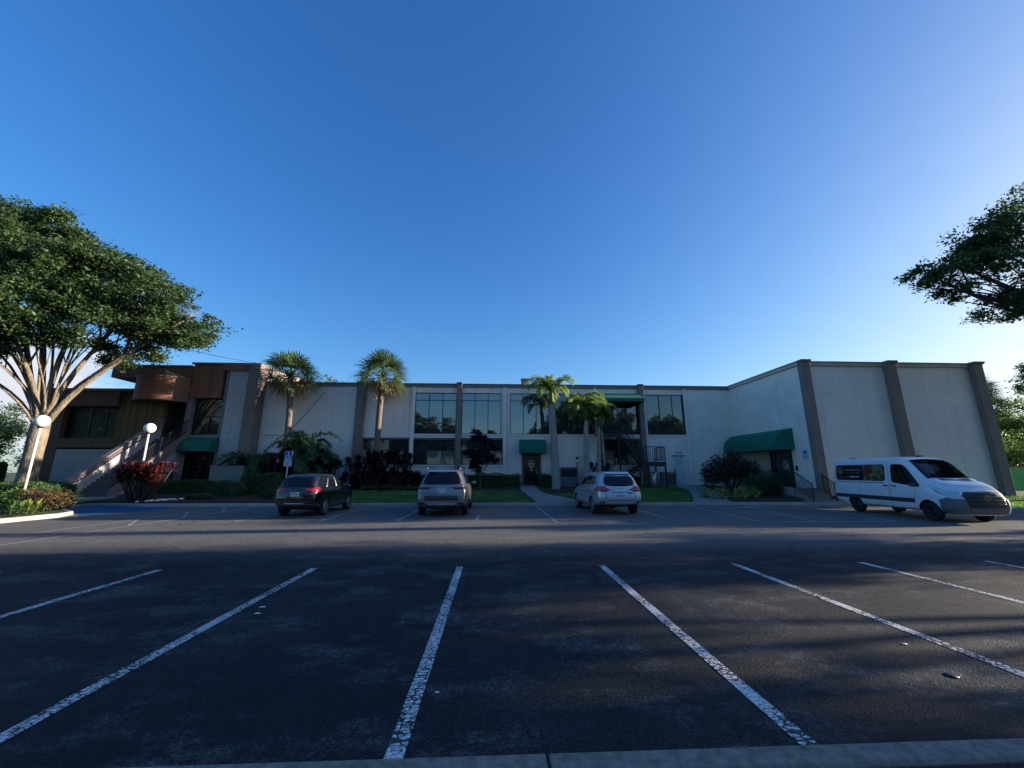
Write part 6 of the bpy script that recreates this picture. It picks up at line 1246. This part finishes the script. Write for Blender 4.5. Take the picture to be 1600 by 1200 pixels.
# --- white van, nose to the right and towards the camera
L_ = 5.93
T = dict(zb=([0, .3, .8, 5.2, 5.93], [.45, .38, .32, .32, .30]), zbelt=([0, .5, 3.9, 4.4, 5.0, 5.6, 5.93], [1.32, 1.32, 1.26, 1.24, 1.18, 1.05, .92]), ztop=([0, .1, .4, 3.5, 4.0, 4.25, 4.6, 4.98, 5.15, 5.5, 5.8, 5.93], [2.36, 2.42, 2.44, 2.44, 2.39, 2.22, 1.88, 1.56, 1.50, 1.41, 1.29, 1.17]),
         w=([0, .08, .3, 1, 5.0, 5.5, 5.93], [.94, .98, 1.0, 1.01, 1.01, .97, .80]), wbelt=([0, .08, .3, 4.2, 4.9, 5.5, 5.93], [.92, .96, .98, .985, .95, .88, .68]), wroof=([0, .08, .3, 3.8, 4.4, 4.9, 5.3, 5.93], [.80, .83, .85, .84, .80, .82, .84, .62]), wsill=([0, .5, 5.2, 5.93], [.85, .93, .93, .74]), windshield=[(4.02, -.72), (4.98, -.84), (5.10, -.45), (5.14, 0), (5.10, .45), (4.98, .84), (4.02, .72), (3.97, 0)])
xr = ([.3, 1.0, 2.4], [-.02, .0, .05]); xf = ([.2, .6, .9, 1.2], [-.05, .05, .02, -.08])
vwhite = carpaint('white_paint', (.74, .75, .77), .0, .3)
VR = R(-97.0); VS = .935; VX, VY = 15.62-(4.93*math.cos(VR)+.86*math.sin(VR))*VS, 13.98-(4.93*math.sin(VR)-.86*math.cos(VR))*VS
o = empty('white_van', (VX, VY, 0), VR); o.scale = (VS, VS, VS); tag(o, 'white passenger van with grey bumper and flower advert on its side', 'van')
body, bvh = loft_body(L_, T, xr, xf, [(1.28, .43, .99), (4.93, .44, .99)], vwhite, o, blend=(.4, .7))
for sgn in (-1, 1):
    for wx in (1.28, 4.93): wheel(wx, sgn*.86, .35, .23, o, sgn, M['alloydark'], 6, .6, False)
    poly_patch(bvh, smooth_poly([(3.42, 1.44), (3.5, 1.38), (4.60, 1.24), (4.66, 1.30), (4.12, 2.0), (3.95, 2.12), (3.42, 2.14)]), 'y', sgn, 'side_window', M['carglass'], o)
    poly_patch(bvh, rect(.12, 4.42, .64, .80), 'y', sgn, 'side_moulding', M['plastic'], o, off=.02)
    poly_patch(bvh, rect(1.82, 4.4, .32, .40), 'y', sgn, 'sill_trim', M['plastic'], o, off=.008)
    for x, z0, z1 in ((3.28, .42, 2.25), (4.45, .80, 1.24), (1.72, .80, 1.35), (3.36, .42, 1.35)): poly_patch(bvh, rect(x-.006, x+.006, z0, z1), 'y', sgn, 'door_seam', M['plastic'], o, off=.0015)
    poly_patch(bvh, rect(.3, 3.05, 1.335, 1.36), 'y', sgn, 'slide_rail', M['plastic'], o, off=.008)
    for x in (3.02, 3.44): poly_patch(bvh, rect(x, x+.22, 1.22, 1.26), 'y', sgn, 'door_handle', M['black'], o, off=.03)
    poly_patch(bvh, smooth_poly([(5.22, 1.10), (5.5, .97), (5.88, .90), (5.84, 1.08), (5.55, 1.17), (5.1, 1.25)]), 'y', sgn, 'headlight', M['lens'], o, off=.012)
    mirror(o, 4.55, sgn*.98, 1.32, sgn, M['plastic'])
def headf(s): return [(s*.68, .90), (s*.88, .94), (s*.90, 1.12), (s*.68, 1.06)][::s]
for s in (1, -1): poly_patch(bvh, headf(s), 'x', 1, 'headlight', M['lens'], o, off=.012)
poly_patch(bvh, [(-.60, .56), (.60, .56), (.66, .98), (.58, 1.10), (-.58, 1.10), (-.66, .98)], 'x', 1, 'grille', mat('grille_black', (.02, .021, .024), .5), o, off=.02)
for k in range(3): poly_patch(bvh, rect(-.60, .60, .68+.12*k, .71+.12*k), 'x', 1, 'grille_bar', M['plastic'], o, off=.035)
poly_patch(bvh, [(-.90, .34), (.90, .34), (.92, .60), (.90, .86), (.66, .86), (.60, .56), (-.60, .56), (-.66, .86), (-.90, .86), (-.92, .60)], 'x', 1, 'bumper', M['vanbump'] if 'vanbump' in M else M.setdefault('vanbump', mat('grey_bumper', (.12, .125, .135), .6)), o, off=.02)
poly_patch(bvh, rect(-.58, .58, .36, .55), 'x', 1, 'bumper_centre', M['vanbump'], o, off=.022)
for sgn in (-1, 1): poly_patch(bvh, [(5.38, .34), (5.90, .34), (5.90, .84), (5.62, .90), (5.40, .82)], 'y', sgn, 'bumper_corner', M['vanbump'], o, off=.02)
poly_patch(bvh, [(4.12, -.70), (4.92, -.80), (4.99, -.4), (5.01, 0), (4.99, .4), (4.92, .80), (4.12, .70), (4.08, 0)], 'z', 1, 'windshield', M['carglass'], o, off=.012)
poly_patch(bvh, [(5.00, -.55), (5.18, -.5), (5.22, 0), (5.18, .5), (5.00, .55), (5.12, 0)], 'z', 1, 'wiper_cowl', M['black'], o, off=.006)
sb = MB(); ring(sb, 0, 0, .085, .10, 0, 360, 0, 28)
for k in range(3): a_ = R(90+120*k); sb.bar((0, 0, 0), (math.cos(a_)*.09, 0, math.sin(a_)*.09), .02, .012)
em = sb.build('emblem', M['chrome'], o); h, n_, _, _ = bvh.ray_cast(Vector((9, 0, .90)), Vector((-1, 0, 0))); em.location = (h.x+.06, 0, .90); em.rotation_euler = (0, 0, R(90))
# advert panel over the long side window (right hand side faces the camera)
adp = [(.22, 1.42), (3.12, 1.42), (3.12, 2.14), (.22, 2.14)]
M['adblack'] = mat('ad_black', (.014, .013, .018), .2, coat=.6)
mm_ = M['adblack']
for sgn in (-1, 1): ad = poly_patch(bvh, smooth_poly(adp), 'y', sgn, 'advert_panel', mm_, o, off=.006)
def photo_mat():
    m = mat('flower_photo', (.1, .05, .05), .25, coat=.6); n, l = m.node_tree.nodes, m.node_tree.links; b = n['Principled BSDF']; t = n.new('ShaderNodeTexCoord'); v = n.new('ShaderNodeTexVoronoi'); v.inputs['Scale'].default_value = 7; l.new(t.outputs['Object'], v.inputs['Vector'])
    r = n.new('ShaderNodeValToRGB'); r.color_ramp.interpolation = 'LINEAR'; e = r.color_ramp.elements; e[0].color = (.03, .10, .03, 1); e[1].position = .25; e[1].color = (.20, .03, .03, 1)
    for p, c in ((.5, (.02, .03, .015, 1)), (.7, (.26, .12, .05, 1)), (.85, (.10, .22, .10, 1))): x = e.new(p); x.color = c
    s = n.new('ShaderNodeSeparateColor'); l.new(v.outputs['Color'], s.inputs[0]); l.new(s.outputs[0], r.inputs[0]); l.new(r.outputs[0], b.inputs['Base Color']); return m
S = -1
ph = poly_patch(bvh, rect(1.95, 3.05, 1.45, 2.11), 'y', S, 'flower_photo', photo_mat(), ad, off=.009, skirt=False)
circ = lambda cx_, cz_, r_, n=20: [(cx_+r_*math.cos(2*math.pi*k/n), cz_+r_*math.sin(2*math.pi*k/n)) for k in range(n)]
poly_patch(bvh, circ(2.2, 1.86, .20), 'y', S, 'flower', mat('rose', (.16, .012, .025), .4), ad, off=.012, skirt=False)
poly_patch(bvh, rect(2.55, 3.02, 1.86, 2.10), 'y', S, 'flower_photo_light', mat('pale_green', (.07, .15, .085), .4), ad, off=.0115, skirt=False)
def side_y(x, z):
    h, n_, _, _ = bvh.ray_cast(Vector((x, S*6, z)), Vector((0, -S, 0))); return h, n_
h0, n0 = side_y(.5, 1.55); h1, n1 = side_y(.5, 2.0); tiltv = math.atan2(abs(h0.y)-abs(h1.y), .45)
lg = cg_logo(.17); lo_ = lg.build('emblem', M['gold'], ad); h, _ = side_y(.55, 1.86); lo_.location = (h.x, h.y+S*.022, 1.86); lo_.rotation_euler = (-tiltv, 0, 0)
def adtext(s_, size, x, z, m, bold=0, sx=1):
    h, _ = side_y(x, z); textobj(s_, size, (x, h.y+S*.022, z), (R(90)-tiltv, 0, 0), m, ad, align='LEFT', ext=.001, bold=bold, sx=sx)
M['adtext'] = mat('ad_grey_text', (.20, .20, .22), .5); M['adgold'] = mat('ad_brown_text', (.20, .12, .07), .5)
def adlines(x0, x1, z, h, m, seed):          # rows of small unreadable lettering
    rr = random.Random(seed); b = MB(); x = x0; hh, _ = side_y((x0+x1)/2, z)
    while x < x1:
        w_ = rr.uniform(.025, .06); b.box(x, x+w_, -.001, .001, -h*rr.uniform(.35, .5), h*rr.uniform(.3, .5)); x += w_+rr.choice((.012, .012, .05))
    ob = b.build('lettering', m, ad); ob.location = (0, hh.y+S*.022, z); ob.rotation_euler = (-tiltv, 0, 0)
adlines(.82, 1.85, 1.90, .085, M['adtext'], 1); adlines(.95, 1.75, 1.765, .05, M['adgold'], 2); adlines(.40, 1.10, 1.575, .04, M['adgold'], 3); adlines(.40, .95, 1.50, .03, M['adgold'], 4)
adtext('407 294-6098', .105, 1.14, 1.575, M['white_paint'], bold=.003)
MB().tube([(3.62, .2, 2.46), (3.42, .2, 2.72)], .006, 5).build('antenna', M['black'], o); MB().prism([(3.5, 2.44), (3.72, 2.44), (3.66, 2.485), (3.56, 2.485)], .12, .28, 'y').build('antenna_base', M['black'], o)
MB().prism([(.40, 2.43), (.62, 2.43), (.58, 2.475), (.44, 2.475)], -.3, -.1, 'y').build('roof_vent', M['black'], o)
for s in (-1, 1): MB().box(-.02, .02, s*.80, s*.92, .9, 1.3).build('tail_light', M['taildark'], o)
